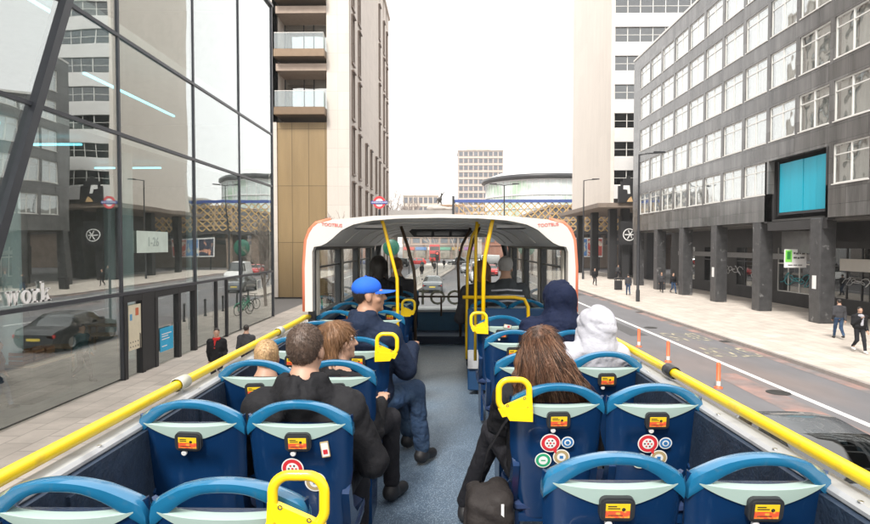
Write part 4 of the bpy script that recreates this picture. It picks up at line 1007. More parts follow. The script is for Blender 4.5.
def on_back(mb, u0, v0, sc=1, off=.008):     # put a flat design (x right, y up, z outwards) on the seat back
    c = Vector(sx_(u0, v0, off)); sl = -.056*u0/(SW*SW)
    M = Matrix.Translation(c) @ Matrix.Rotation(math.atan(-sl)*1.0, 4, 'Z') @ Matrix.Rotation(math.pi/2-TL*-1, 4, 'X') @ Matrix.Scale(sc, 4)
    return mb.xf(M)
def rrect(w, h, r, n=5):
    P = []
    for cx, cy, a0 in ((w/2-r,h/2-r,0),(-w/2+r,h/2-r,90),(-w/2+r,-h/2+r,180),(w/2-r,-h/2+r,270)):
        for k in range(n+1): a_ = rad(a0+90*k/n); P.append((cx+r*math.cos(a_), cy+r*math.sin(a_)))
    return P
def panel_mesh(var=0):
    m = MB(); pr_ = random.Random(var); m.mi = 0; m.prism(rrect(.104,.078,.02), 'z', -.012, .012); m.prism(rrect(.09,.064,.014), 'z', .012, .016)
    m.mi = 1; m.prism([(-.036,.0),(.036,.0),(.036,.022),(-.036,.022)], 'z', .016, .0175)
    m.mi = 2; m.prism([(-.036,-.024),(.036,-.024),(.036,-.0005),(-.036,-.0005)], 'z', .016, .0175)
    m.mi = 3; m.lathe([(.006,.0175),(.001,.019)], (.012+.006*pr_.random(),.004,0), 'z', 10); m.box(-.03,-.005+.015*pr_.random(),.006,.009,.0176,.0182); m.box(-.03,-.012+.02*pr_.random(),.013,.016,.0176,.0182); m.box(-.028,.01+.02*pr_.random(),-.016,-.014,.0176,.0182); m.xf(Matrix.Rotation(rad(pr_.uniform(-3,3)), 4, 'Z'))
    m.mi = 4; m.lathe([(.011,-.002),(.011,.008),(.008,.01),(.001,.01)], (-.022,-.052,0), 'z', 12)
    on_back(m, 0, -.168, 1, .008)
    return m.mesh('control_panel', [M_PIL, mat('label_yellow', (.8,.55,.02), .4, var=.03), mat('label_red', (.75,.1,.04), .4, var=.25, scale=60, c2=(.8,.4,.05), c2scale=70), M_BLACK, M_WHITEP])
SW_ = [mat('sticker_white', (.75,.75,.72), .45), mat('sticker_red', (.6,.03,.04), .45), mat('sticker_blue', (.03,.17,.42), .45), mat('sticker_green', (.02,.33,.15), .45), mat('sticker_tan', (.42,.32,.16), .45), M_BLACK]
def disc(m, cx, cy, r, mi, z): m.mi = mi; m.lathe([(r, z), (0.0005, z+.0004)], (cx, cy, 0), 'z', 28)
def sticker_mesh(kind):
    m = MB()
    if kind in ('red', 'cluster'):
        disc(m, 0, 0, .046, 0, 0); disc(m, 0, 0, .041, 1, .001); disc(m, 0, 0, .026, 0, .002)
        R = random.Random(3)
        for k in range(6): disc(m, .015*math.cos(k*1.05), .015*math.sin(k*1.05), .0042, 5 if k % 2 else 1, .003)
        disc(m, 0, 0, .005, 1, .003)
        m.mi = 1; m.prism([(.012,-.036),(.03,-.026),(.028,-.056)], 'z', .0005, .0012)
    if kind == 'cluster':
        disc(m, .077, .004, .029, 0, 0); disc(m, .077, .004, .024, 2, .001); disc(m, .077, .004, .015, 0, .002); disc(m, .077, .004, .009, 2, .003)
        disc(m, .052, -.07, .038, 0, -.0005); disc(m, .052, -.07, .033, 4, .0006); disc(m, .052, -.07, .02, 0, .0016); m.mi = 2; m.box(.044,.06,-.077,-.063,.002,.003)
        disc(m, -.03, -.088, .038, 0, 0); disc(m, -.03, -.088, .033, 3, .001); disc(m, -.03, -.088, .021, 0, .002); m.mi = 3; m.box(-.04,-.02,-.091,-.085,.0024,.003)
    if kind == 'tan':
        disc(m, 0, 0, .043, 0, 0); disc(m, 0, 0, .037, 4, .001); disc(m, 0, 0, .023, 0, .002); m.mi = 2; m.box(-.009,.009,-.009,.009,.0024,.003)
    if kind == 'tag':
        m.mi = 4; m.prism(rrect(.034,.068,.003), 'z', 0, .004); m.mi = 0; m.prism(rrect(.028,.06,.003), 'z', .004, .0045); m.mi = 1; m.box(-.009,.009,-.02,.0,.0046,.005)
    return m
STK = {}
def sticker(seat, kind, u, v, sc=1, rot=0):
    key = (kind, u, v, sc)
    if key not in STK:
        m = sticker_mesh(kind); m.xf(Matrix.Rotation(rad(rot), 4, 'Z')); on_back(m, u, v, sc, .006 if kind != 'cluster' else .009); STK[key] = m.mesh('sticker', SW_)
    return link('sticker', STK[key], seat)
def handle_mesh(s):     # s = +1: the aisle is on the right of the seat (left hand row)
    m = MB(); w, h = .165, .165
    P = rrect(w-.03, h-.03, .045, 8)
    pts = [(.0+x, 0, y) for x, y in P]
    loop = MB().tube(pts, .0138, 12, closed=True, up=(0,1,0), flat=(.85,1))
    m.v += loop.v; m.f += loop.f; m.m += loop.m
    # filled lower wedge next to the seat
    pl_ = [(-w/2+.0,-h/2+.01),(w/2-.03,-h/2-.015),(w/2-.012,-h/2+.02),(.03,-.042),(-w/2+.03,-.006),(-w/2+.004,.0)]
    m.prism(pl_, 'y', -.011, .011)
    m.prism([(-w/2-.0,-h/2-.035),(.02,-h/2-.03),(.05,-h/2+.02),(-w/2,-h/2+.03)], 'y', -.013, .012)
    m.mi = 1
    for (x, z) in ((-.045,-.012),(.03,-.045),(-.06,-.058)): m.lathe([(.0065,-.0125),(.004,-.011),(.0006,-.0108)], (x, 0, z), 'y', 10)
    M = Matrix.Translation((s*.205, -.008, -.045)) @ Matrix.Diagonal((s, 1, 1, 1))
    m.xf(M); return m.mesh('grab_handle', [M_YEL, M_PIL], True)
def cushion_mesh():
    m = MB()
    m.bbox(-.2, .2, .13, .53, -.655, -.575, .03)
    v0 = [(u*.19, -v*math.sin(TL)+.07, v*math.cos(TL)) for v in (-.16,-.62) for u in (-1, 1)]
    m.add([(-.19,.1,-.155),(.19,.1,-.155),(.185,.19,-.6),(-.185,.19,-.6),(-.17,.12,-.13),(.17,.12,-.13),(.165,.23,-.6),(-.165,.23,-.6)],
          [(0,1,2,3),(7,6,5,4),(0,4,5,1),(1,5,6,2),(2,6,7,3),(3,7,4,0)])
    return m.mesh('cushion', M_FAB, True)
def leg_mesh():
    m = MB(); m.tube([(0,.2,-.68),(0,.24,-.9),(0,.25,-1.01)], .03, 8); m.bbox(-.12,.12,.15,.36,-1.012,-.995,.004); return m.mesh('pedestal', M_STEEL, True)
SM, RM, IM, PM, CM, LM = shell_mesh(), rim_mesh(), insert_mesh(), [panel_mesh(q) for q in range(5)], cushion_mesh(), leg_mesh()
srnd = random.Random(77)
HM = {s: handle_mesh(s) for s in (-1, 1)}
SEATZ = CAMZ-.62+.0
seats = {}
def seat(side, col, y, handle=False, tilt=0, zoff=0):
    x = side*(.55 if col == 0 else .99)
    s = link('seat', SM, bus, (x, y, SEATZ+zoff))
    s.rotation_euler = (rad(srnd.uniform(-.8,.8)), 0, rad(srnd.uniform(-1,1)))
    link('rim', RM, s); link('insert', IM, s); link('control_panel', srnd.choice(PM), s); link('cushion', CM, s); link('pedestal', LM, s)
    if handle: link('grab_handle', HM[-side], s); s['label'] = 'blue seat with a yellow grab handle on its aisle corner'
    return s
Lr = [.72, 1.49, 2.27, 3.09, 3.88, 4.7, 5.5, 6.3, 7.1, 7.9, 8.7]
Rr = [.85, 1.70, 2.57, 3.36, 4.22, 5.1, 6.6, 7.5, 8.4]
for i, y in enumerate(Lr):
    for c in (0, 1): seats['L', i, c] = seat(-1, c, y, handle=(c == 0 and i in (1, 4, 7)))
for i, y in enumerate(Rr):
    for c in (0, 1): seats['R', i, c] = seat(1, c, y, handle=(c == 0 and i in (2, 5)))
for k in (('R',2,0), ('R',2,1)): sticker(seats[k], 'cluster', -.03, -.285)
sticker(seats['R',3,1], 'red', -.10, -.29, .9); sticker(seats['R',3,1], 'tag', -.105, -.36, .8)
sticker(seats['L',2,0], 'red', -.03, -.29); sticker(seats['L',2,0], 'tan', .06, -.35); sticker(seats['L',2,0], 'tag', .105, -.205, 1, 8)
sticker(seats['L',3,1], 'red', .0, -.30, .85); sticker(seats['L',3,0], 'red', .12, -.33, .7)
sticker(seats['R',5,0], 'tag', .05, -.10, 1, 80); sticker(seats['L',4,0], 'red', -.02, -.33, .8)
# ------------------------------------------------------------------ vehicles
M_CGL = glass('car_glass', (.2,.26,.28), .16, .02)
M_TYRE = mat('tyre', (.02,.02,.02), .85); M_LRED = mat('lens_rear', (.5,.02,.02), .25); M_LWH = mat('lens_clear', (.7,.7,.72), .12, spec=.9)
PROTO = {}
def car(label, x, y, rz, paint, kind='saloon', group=None, cat='car', name='parked_car'):
    L, Wd = {'saloon': (4.5, .9), 'van': (5.2, 1.0), 'hatch': (4.0, .87), 'cab': (4.5, .9)}[kind]
    t = thing(name, label, cat, (x, y, 0), rz, group)
    if kind == 'saloon': belt = [(0,.72),(.04,.86),(.2,.95),(.8,.93),(.96,.8),(1,.62)]; top = [(0,.72),(.05,.9),(.14,.97),(.34,1.40),(.5,1.44),(.62,1.36),(.76,.96),(.95,.84),(1,.62)]
    elif kind == 'hatch': belt = [(0,.8),(.05,.98),(.75,.96),(.95,.82),(1,.6)]; top = [(0,.8),(.04,1.0),(.12,1.42),(.5,1.5),(.62,1.42),(.78,1.0),(.95,.85),(1,.6)]
    elif kind == 'cab': belt = [(0,.8),(.05,.98),(.75,1.0),(.95,.92),(1,.6)]; top = [(0,.8),(.05,1.02),(.12,1.62),(.5,1.76),(.62,1.68),(.72,1.05),(.95,.94),(1,.6)]
    else: belt = [(0,1.1),(.03,1.2),(.8,1.2),(.96,1.0),(1,.6)]; top = [(0,1.3),(.02,2.2),(.5,2.3),(.7,2.2),(.84,1.25),(.96,1.02),(1,.6)]
    NS = 44; rows = []
    for i in range(NS+1):
        s = i/NS; yk = -L/2+L*s
        end = min(s, 1-s)*2
        w = Wd*(1-.16*(1-ss(end/.16))**1.5) ; b = interp(s, belt); tp = max(b+.004, interp(s, top)); gw = w*lerp(.93, .74, ss((tp-b)/.45))
        low = .2+.12*(1-ss(end/.1))
        mid = lerp(.34, b, .45)
        rows.append([(0,yk,low),(w*.86,yk,low),(w*.97,yk,low+.1),(w*1.0,yk,mid),(w*.985,yk,b-.06),(w*.95,yk,b),(lerp(w*.94,gw,.5),yk,lerp(b,tp,.5)),(gw,yk,max(b,tp-.06)),(gw*.86,yk,tp),(gw*.4,yk,tp+.015),(0,yk,tp+.018)])
    body = MB(); gl = MB(); K = len(rows[0])
    for sgn in (-1, 1):
        V = [(sgn*p[0], p[1], p[2]) for r in rows for p in r]; fb = []; fg = []
        for i in range(NS):
            for k in range(K-1):
                f = (i*K+k, i*K+k+1, (i+1)*K+k+1, (i+1)*K+k)
                h0 = rows[i][8][2]-rows[i][5][2]; h1 = rows[i+1][8][2]-rows[i+1][5][2]; hm = max(h0, h1); hmin = min(h0, h1)
                s = (i+.5)/NS
                glassy = False
                if k in (5, 6) and hmin > .2 and (kind == 'van' or .19 < s < .745): glassy = True
                if k in (5, 6) and kind == 'van' and s < .62: glassy = False
                if k in (7, 8, 9) and any(qa < s < qb for qa, qb in {'saloon': ((.17,.33),(.63,.755)), 'hatch': ((.05,.115),(.63,.77)), 'cab': ((.055,.115),(.63,.715)), 'van': ((.71,.83),)}[kind]): glassy = True
                if k in (5, 6) and any(abs(s-q) < .013 for q in ((.5,) if kind != 'van' else (.72,))): glassy = False
                (fg if glassy else fb).append(f)
        body.add(V, fb); gl.add(V, fg)
    for r_, q in ((rows[0], 0), (rows[-1], 1)):
        P = [(p[0], p[1], p[2]) for p in r_]+[(-p[0], p[1], p[2]) for p in r_[::-1]]; body.add(P, [tuple(range(len(P)))])
    bo = body.build('body', paint, t, True); gl.build('glazing', M_CGL, t, True)
    for yk in (-L*.31, L*.33):
        for s in (-1, 1):
            w = MB().lathe([(.001,s*(Wd-.2)),(.31,s*(Wd-.2)),(.33,s*(Wd-.17)),(.33,s*(Wd-.0)),(.30,s*(Wd+.02)),(.21,s*(Wd+.02))], (0, yk, .33), 'x', 22).build('wheel', M_TYRE, t, 'full')
            MB().lathe([(.21,s*(Wd+.021)),(.18,s*(Wd-.01)),(.05,s*(Wd+.005)),(.001,s*(Wd+.005))], (0, yk, .33), 'x', 12).build('rim', M_STEEL, w)
            MB().lathe([(.345,s*(Wd+.004)),(.38,s*(Wd+.004))], (0, yk, .33), 'x', 22, (rad(-10), rad(190))).build('arch', M_BLACK, t)
    for s in (-1, 1):
        z0 = interp(.97, belt)
        MB().bbox(min(s*Wd*.5,s*Wd*.86), max(s*Wd*.5,s*Wd*.86), L/2-.16, L/2-.03, z0-.2, z0-.06, .02).build('headlight', M_LWH, t)
        MB().bbox(min(s*Wd*.55,s*Wd*.9), max(s*Wd*.55,s*Wd*.9), -L/2+.0, -L/2+.1, interp(.02, belt)-.2, interp(.02, belt)-.06, .02).build('tail_light', M_LRED, t)
        MB().bbox(min(s*(Wd+.0),s*(Wd+.16)), max(s*(Wd+.0),s*(Wd+.16)), L*.12, L*.16, 1.0, 1.12, .02).build('wing_mirror', paint, t)
    m = MB(); m.box(-Wd*.45, Wd*.45, L/2-.04, L/2+.012, .35, .52); m.build('grille', M_BLACK, t)
    m = MB(); m.box(-.26, .26, -L/2-.012, -L/2+.02, .5, .6); m.build('number_plate', mat('plate_yellow', (.65,.5,.08), .5), t)
    return t
P_BLK = mat('paint_black', (.03,.032,.036), .25, var=.03, coat=.6); P_GRY = mat('paint_grey', (.11,.12,.13), .25, var=.04, coat=.6)
P_WHT = mat('paint_white', (.7,.7,.7), .3, var=.03, coat=.5); P_RED = mat('paint_red', (.5,.03,.03), .3, var=.03, coat=.5)
P_SLV = mat('paint_silver', (.42,.43,.45), .3, metal=.3, var=.03, coat=.5); P_BLU = mat('paint_navy', (.03,.06,.18), .3, coat=.5)
car('dark grey car passing close beside the bus on the right, below the yellow rail', 5.75, 9.3, 0, P_GRY, 'saloon', name='car')
car('black car driving in the lane at the left front of the bus', -3.5, 24.2, 0, P_BLK, 'saloon', name='car')
car('dark car with red tail lights stopped ahead of the bus', -.9, 52.5, 0, P_GRY, 'saloon', name='car')
car('white van with a red stripe driving towards the bus down the road ahead', 4.1, 66, math.pi, P_WHT, 'van', cat='van', name='van')
car('red car behind the white van on the road ahead', 6.6, 80, math.pi, P_RED, 'hatch', name='car')
random.seed(9)
for i, (x, y, r_, p, k, lb) in enumerate([(-8.5,112,80,P_BLK,'cab','black cab crossing the far junction, leftmost of the queue'),(-12.5,70,90,P_SLV,'hatch','silver hatchback on the side street left of the bus'),
        (3.2,118,85,P_BLK,'cab','black cab crossing the far junction in front of the white van'),(8.6,114,92,P_WHT,'van','white van crossing the far junction'),(14,120,88,P_BLU,'saloon','navy saloon crossing the far junction on the right'),
        (6.5,104,178,P_BLK,'hatch','black hatchback waiting at the far junction'),(3.6,88,180,P_SLV,'saloon','silver saloon driving towards the bus behind the van'),(-5.5,121,95,P_RED,'hatch','red hatchback crossing the far junction on the left')]):
    car(lb, x, y, rad(r_), p, k, cat='van' if k == 'van' else 'car', name='van' if k == 'van' else 'car')
# red double decker far ahead
rb = thing('double_decker_bus', 'small red double decker bus far ahead beyond the junction', 'bus', (-2.0, 140, 0))
MB().bbox(-1.25,1.25,0,10,.35,4.3,.12).build('body', P_RED, rb)
MB().box(-1.1,1.1,-.02,.0,1.2,2.1).box(-1.1,1.1,-.02,.0,2.9,3.8).build('rear_window', M_ROOM, rb)
for s in (-1,1):
    for y in (2,7.5): MB().lathe([(.001,s*1.26),(.45,s*1.26),(.48,s*1.2)], (0,y,.5), 'x', 16).build('wheel', M_TYRE, rb)
# ------------------------------------------------------------------ bicycles on the left pavement
def bike(x, y, rz, paint, label):
    t = thing('bicycle', label, 'bicycle', (x, y, .12), rz, 'hire bicycles on the left pavement')
    for yy_ in (-.52, .52):
        w = MB(); w.tube([(0, yy_+.33*math.cos(a_*math.pi/12), .34+.33*math.sin(a_*math.pi/12)) for a_ in range(24)], .02, 6, closed=True); w = w.build('wheel', M_TYRE, t, 'full')
        s = MB()
        for k in range(9): a_ = k*math.pi/9; s.tube([(0,yy_+.32*math.cos(a_),.34+.32*math.sin(a_)), (0,yy_-.32*math.cos(a_),.34-.32*math.sin(a_))], .003, 3)
        s.build('spokes', M_STEEL, w)
    f = MB()
    for a_, b_ in (((0,-.52,.34),(0,-.05,.3)),((0,-.05,.3),(0,-.18,.85)),((0,-.05,.3),(0,.4,.72)),((0,-.12,.55),(0,.4,.72)),((0,-.52,.34),(0,-.15,.75)),((0,.4,.72),(0,.52,.34)),((0,.4,.72),(0,.36,.98))): f.tube([a_, b_], .022, 8)
    f.tube([(0,-.85,.5),(0,-.7,.68),(0,-.5,.72),(0,-.3,.66)], .03, 6)
    f.build('frame', paint, t, 'full')
    MB().tube([(-.28,.28,1.02),(-.2,.36,1.0),(.2,.36,1.0),(.28,.28,1.02)], .016, 8).build('handlebar', M_BLACK, t, 'full')
    MB().bbox(-.07,.07,-.32,-.08,.86,.92,.02).build('saddle', M_BLACK, t)
    MB().tube([(.06,-.05,.3),(.08,-.05,.14),(.18,-.05,.14)], .012, 6).build('pedal', M_BLACK, t)
    return t
P_GRN = mat('paint_green', (.02,.35,.2), .35)
bike(-7.6, 33.6, rad(20), P_GRN, 'green hire bicycle nearest the glass facade'); bike(-7.3, 34.9, rad(14), P_GRN, 'green hire bicycle in the middle of the three')
bike(-7.1, 36.3, rad(25), P_BLK, 'black bicycle farthest from the glass facade')
# ------------------------------------------------------------------ people
SKIN = mat('skin', (.42,.25,.175), .5, var=.06, scale=20); SKIN_D = mat('skin_tan', (.36,.2,.13), .5, var=.06, scale=20)
def cloth(name, c, rough=.78, var=.22): return mat('cloth_'+name, c, rough, var=var, scale=6, bump=.9, bscale=22, spec=.13)
def hairm(name, c, c2=None): return mat('hair_'+name, c, .42, var=.35, scale=45, stretch=(1,1,.12), bump=.6, bscale=120, c2=c2, c2scale=22, c2lo=.45, c2hi=.62)
H_BRN = hairm('brown', (.05,.026,.016), (.15,.068,.035)); H_DRK = hairm('dark', (.02,.015,.012)); H_BLD = hairm('blonde', (.5,.33,.17), (.3,.19,.1)); H_SHT = hairm('short', (.085,.055,.04)); H_MID = hairm('mid', (.18,.09,.04))
EYE = mat('eye_white', (.7,.7,.68), .2); IRIS = mat('iris', (.04,.025,.015), .2)
def headM(p, yaw, pitch, roll, sc):
    return Matrix.Translation(p) @ Matrix.Rotation(-rad(yaw), 4, 'Z') @ Matrix.Rotation(rad(pitch), 4, 'X') @ Matrix.Rotation(rad(roll), 4, 'Y') @ Matrix.Scale(sc, 4)
def add_head(s, M, sc):
    R = M.to_3x3().normalized()
    E = lambda c, r, k=.014: s.ell(M @ Vector(c), Vector(r)*sc, R, k)
    C = lambda a_, b_, ra, rb, k=.012: s.cap(M @ Vector(a_), M @ Vector(b_), ra*sc, rb*sc, k)
    E((0,-.018,.035),(.076,.095,.088)); E((0,.03,-.02),(.062,.064,.088)); E((0,.035,-.072),(.046,.05,.036)); E((0,.074,-.094),(.019,.017,.016))
    C((0,.088,.022),(0,.108,-.02),.008,.0125,.008); E((0,.1,-.024),(.017,.012,.009),.006); E((0,.086,-.05),(.024,.012,.006),.005); E((0,.084,-.060),(.02,.012,.006),.005)
    for q in (-1,1):
        E((q*.075,-.006,-.008),(.010,.021,.032),.006); E((q*.032,.082,.036),(.026,.012,.008),.008); E((q*.045,.06,-.025),(.02,.02,.02),.012)
        s.sub(M @ Vector((q*.031,.1,.016)), Vector((.015,.014,.009))*sc, R, .006*sc)
    C((0,-.025,-.06),(0,-.05,-.17),.055,.06,.03)
def eyes(parent, M, sc):
    m = MB()
    for q in (-1,1):
        e_ = MB(); e_.mi = 0; e_.lathe([(.0002,-.0115),(.006,-.010),(.0105,-.005),(.0115,0),(.0105,.005),(.006,.010)], (0,0,0), 'y', 12); e_.mi = 1; e_.lathe([(.0062,.0101),(.0002,.0118)], (0,0,0), 'y', 12)
        put(m, e_, M @ Matrix.Translation((q*.031,.0755,.015)))
    m.build('eyes', [EYE, IRIS], parent, 'full')
def add_hand(s, wr, d, side, r=1.0):
    d = Vector(d).normalized(); up = Vector((0,0,1)); sd = d.cross(up).normalized()*side; n = sd.cross(d).normalized()
    R = Matrix((sd, d, n)).transposed().to_3x3()
    c = wr+d*.05; s.ell(c, Vector((.040,.05,.016))*r, R, .012)
    for k, (o, L) in enumerate(((-.028,.062),(-.010,.072),(.009,.068),(.027,.052))):
        a_ = c+d*.038+sd*o; b_ = a_+d*L*.5-n*.006*0-up*.014; e_ = b_+d*L*.32-up*.030
        s.cap(a_, b_, .0095, .009, .004); s.cap(b_, e_, .009, .0075, .004)
    a_ = c-sd*.034-d*.015; b_ = a_-sd*.024+d*.03-up*.01; s.cap(a_, b_, .012, .010, .008); s.cap(b_, b_+d*.028-up*.008, .010, .0085, .004)
def strands(ho, M, hm, kind, sc, seed):
    R = random.Random(seed); me = ho.data; me.update(); vs = me.vertices; st = MB(); crown = M @ Vector((0,-.06,.12))
    n = 3200 if kind == 'short' else 2000; L = .013 if kind == 'short' else .07
    for k in range(n):
        v = vs[R.randrange(len(vs))]; p = v.co.copy(); nn = v.normal
        fl = (p-crown); fl.z -= .12 if kind != 'short' else .02
        fl += Vector((R.uniform(-.02,.02), R.uniform(-.02,.02), 0)); fl = (fl-nn*fl.dot(nn))
        if fl.length < 1e-5: continue
        fl.normalize(); l = L*sc*R.uniform(.6,1.3); pts = [p-nn*.001]
        for q in range(1, 4 if kind != 'short' else 3): pts.append(p+fl*l*q/3+Vector((0,0,-l*.1*q*q/9))+nn*(.0015+.001*q*(1 if kind == 'short' else .6)))
        st.tube(pts, [.001]*(len(pts)-1)+[.0003], 3)
    st.build('strands', hm, ho, 'full')
def figure(label, x, y, floor, H, yaw=0, head=(0,0,0), sc=1, skin=SKIN, top=None, bottom=None, hair='short', hm=None, J=None, pose='sit', h=.0105, bulk=1.0, sleeve=True, lean=0, shoe=None, hood=False, name='person', wr_seed=1, fold=1.0, headoff=(0,0), topname='jacket'):
    """H: height of the head centre above the floor; yaw 0 faces +y, positive turns towards +x"""
    root = thing(name, label, 'person', (x, y, floor), -rad(yaw))
    b = bulk; hx, hy = headoff
    if pose == 'sit':
        Q = dict(head=(hx,hy,H), nk=(hx*.6,-.04+hy*.6,H-.17*sc), ch=(0,-.03,H-.42*sc), pv=(0,-.05,.52), sl=(-.185*sc,-.035,H-.265*sc), sr=(.185*sc,-.035,H-.265*sc), el=(-.25*sc,.0,H-.53*sc), er=(.25*sc,.0,H-.53*sc),
                 wl=(-.15,.22,.68), wr=(.15,.22,.68), hl=(-.1,.0,.52), hr=(.1,.0,.52), kl=(-.13,.36,.54), kr=(.13,.36,.54), al=(-.13,.38,.1), ar=(.13,.38,.1))
    else:
        st_ = .22
        Q = dict(head=(hx,hy+.02,H), nk=(0,0,H-.17*sc), ch=(0,0,H-.40*sc), pv=(0,-.01,.95*sc), sl=(-.18*sc,0,H-.265*sc), sr=(.18*sc,0,H-.265*sc), el=(-.22*sc,-.06,H-.55*sc), er=(.22*sc,-.02,H-.55*sc),
                 wl=(-.2*sc,.14,H-.76*sc), wr=(.2*sc,-.1 if not J else .1,H-.8*sc), hl=(-.09*sc,0,.92*sc), hr=(.09*sc,0,.92*sc), kl=(-.09*sc,.16,.5*sc), kr=(.09*sc,.03,.48*sc), al=(-.09*sc,.24,.1), ar=(.09*sc,-.26,.17))
    if J: Q.update(J)
    Q = {k: Vector(v) for k, v in Q.items()}
    M = headM(Q['head'], head[0], head[1], head[2], sc)
    s = SDF(.02); add_head(s, M, sc)
    s.cap(M @ Vector((0,-.045,-.14)), Q['nk'], .058*sc, .062*sc, .03)
    s.cap(Q['nk'], Q['ch'], .08*sc, .12*sc, .05); s.cap(Q['ch'], Q['pv'], .125*sc, .125*sc, .05)
    for q in 'lr':
        s.cap(Q['nk'], Q['s'+q], .05*sc, .055*sc, .03); s.cap(Q['s'+q], Q['e'+q], .048*sc, .038*sc, .02); s.cap(Q['e'+q], Q['w'+q], .038*sc, .026*sc, .015)
        s.cap(Q['h'+q], Q['k'+q], .075*sc, .052*sc, .04); s.cap(Q['k'+q], Q['a'+q], .05*sc, .035*sc, .02)
        add_hand(s, Q['w'+q], Q['w'+q]-Q['e'+q], -1 if q == 'l' else 1, sc)
    body = s.build('body', skin, root, min(h, .009) if h < .015 else h)
    if h < .015: eyes(body, M, sc)
    # jacket
    g = SDF(.05); g.wr = (.0085*fold, 25 if fold <= 1 else 19, wr_seed, 1) if h < .015 else (.003, 34, wr_seed)
    g.cap(Q['nk']-Vector((0,.01,.04)), Q['ch'], .10*sc*b, .15*sc*b, .06)
    R3 = Matrix.Identity(3)
    g.ell(Q['ch'], (.185*sc*b,.135*sc*b,.19*sc), None, .05); g.ell(Q['ch'].lerp(Q['pv'], .75), (.18*sc*b,.14*sc*b,.17*sc), None, .06)
    for q in 'lr':
        g.cap(Q['nk']+Vector((0,0,-.05*sc)), Q['s'+q], .065*sc*b, .078*sc*b, .04); g.cap(Q['s'+q], Q['e'+q], .076*sc*b, .062*sc*b, .03); g.cap(Q['e'+q], Q['w'+q], .06*sc*b, .044*sc*b, .02)
    if hood == 'down':
        g.cap(Q['nk']+Vector((-.09,-.03,-.0))*sc, Q['nk']+Vector((0,-.085,-.02))*sc, .04*sc, .05*sc, .03); g.cap(Q['nk']+Vector((.09,-.03,-.0))*sc, Q['nk']+Vector((0,-.085,-.02))*sc, .04*sc, .05*sc, .03)
        g.cap(Q['nk']+Vector((-.085,-.04,.05))*sc, Q['nk']+Vector((0,-.085,.05))*sc, .03*sc, .036*sc, .03); g.cap(Q['nk']+Vector((.085,-.04,.05))*sc, Q['nk']+Vector((0,-.085,.05))*sc, .03*sc, .036*sc, .03); g.cap(Q['nk']+Vector((.0,-.10,-.02))*sc, Q['nk']+Vector((0,-.125,-.10))*sc, .075*sc, .045*sc, .03); g.sub(Q['nk']+Vector((0,-.065,.075))*sc, Vector((.055,.035,.03))*sc, None, .015)
    if hood == 'up':
        R = M.to_3x3().normalized()
        g.ell(M @ Vector((0,-.03,.035)), Vector((.112,.135,.125))*sc, R, .05); g.cap(M @ Vector((0,-.05,-.05)), Q['nk'], .098*sc, .12*sc, .06); g.ell(M @ Vector((0,-.12,.06)), Vector((.05,.05,.06))*sc, R, .05)
        g.sub(M @ Vector((0,.13,-.02)), Vector((.085,.1,.115))*sc, R, .01)
    else:
        g.sub(M @ Vector((0,-.01,-.03)), Vector((.085,.1,.1))*sc, M.to_3x3().normalized(), .01)
    for q in 'lr': w_ = Q['w'+q]; dd = (w_-Q['e'+q]).normalized(); g.sub(w_+dd*.06, (.06,.06,.06), None, .006)
    g.build(topname, top, root, h)
    t_ = SDF(.04); t_.wr = (.007, 28, wr_seed+2, 1) if h < .015 else (.004, 40, wr_seed)
    t_.ell(Q['pv'], (.165*sc,.13*sc,.12*sc), None, .05)
    for q in 'lr': t_.cap(Q['h'+q], Q['k'+q], .092*sc, .07*sc, .04); t_.cap(Q['k'+q], Q['a'+q]+Vector((0,0,.04)), .068*sc, .054*sc, .03)
    t_.build('trousers', bottom, root, h)
    for q in 'lr':
        f_ = SDF(.02); A = Q['a'+q]; toe = A+Vector((0,.15,-.055)); f_.cap(A+Vector((0,-.03,-.03)), toe, .045, .038, .02); f_.cap(A, A+Vector((0,0,-.04)), .045, .045, .02); f_.build('shoe', shoe or M_BLACK, root, max(h, .012))
    # hair
    R = M.to_3x3().normalized()
    if hair in ('short', 'mid', 'long', 'bob'):
        hr = SDF(.02); hr.wr = (.0022, 150, wr_seed) if h < .015 else None; kk = 1.0
        hr.ell(M @ Vector((0,-.022,.042)), Vector((.078,.097,.087) if hair == 'short' else (.092,.108,.096))*sc, R)
        hr.ell(M @ Vector((0,-.055,.0)), Vector((.062,.052,.055) if hair == 'short' else (.085,.06,.09))*sc, R, .02)
        if hair in ('bob', 'mid'):
            for q in (-1, 1): hr.cap(M @ Vector((q*.075,-.03,.03)), M @ Vector((q*.085,-.04,-.13)), .035*sc, .028*sc, .03)
            hr.cap(M @ Vector((0,-.08,.0)), M @ Vector((0,-.085,-.15)), .07*sc, .05*sc, .03)
        hr.sub(M @ Vector((0,.105,-.03)), Vector((.078,.085,.085))*sc, R, .012)
        if hair == 'short':
            for q in (-1, 1): hr.sub(M @ Vector((q*.085,.01,-.05)), Vector((.03,.05,.055))*sc, R, .01)
        ho = hr.build('hair', hm, root, h*.8)
        if h < .012: strands(ho, M, hm, hair, sc, wr_seed)
    root['M_'] = 0; del root['M_']
    return root, Q, M
BLKJ = cloth('black', (.015,.015,.017), .68); NAVJ = cloth('navy', (.014,.022,.045)); NAV2 = cloth('navy_hood', (.010,.015,.038)); WHTJ = cloth('white', (.40,.40,.44), var=.1)
JEAN = mat('cloth_denim', (.018,.045,.10), .85, var=.45, scale=5, bump=.9, bscale=40, c2=(.06,.11,.18), c2scale=3.5, c2lo=.5, c2hi=.7); DRKT = cloth('dark_trousers', (.02,.02,.024)); GRYJ = cloth('charcoal', (.05,.05,.055)); MARJ = cloth('rust', (.35,.09,.04)); TEALJ = cloth('teal', (.06,.12,.13))
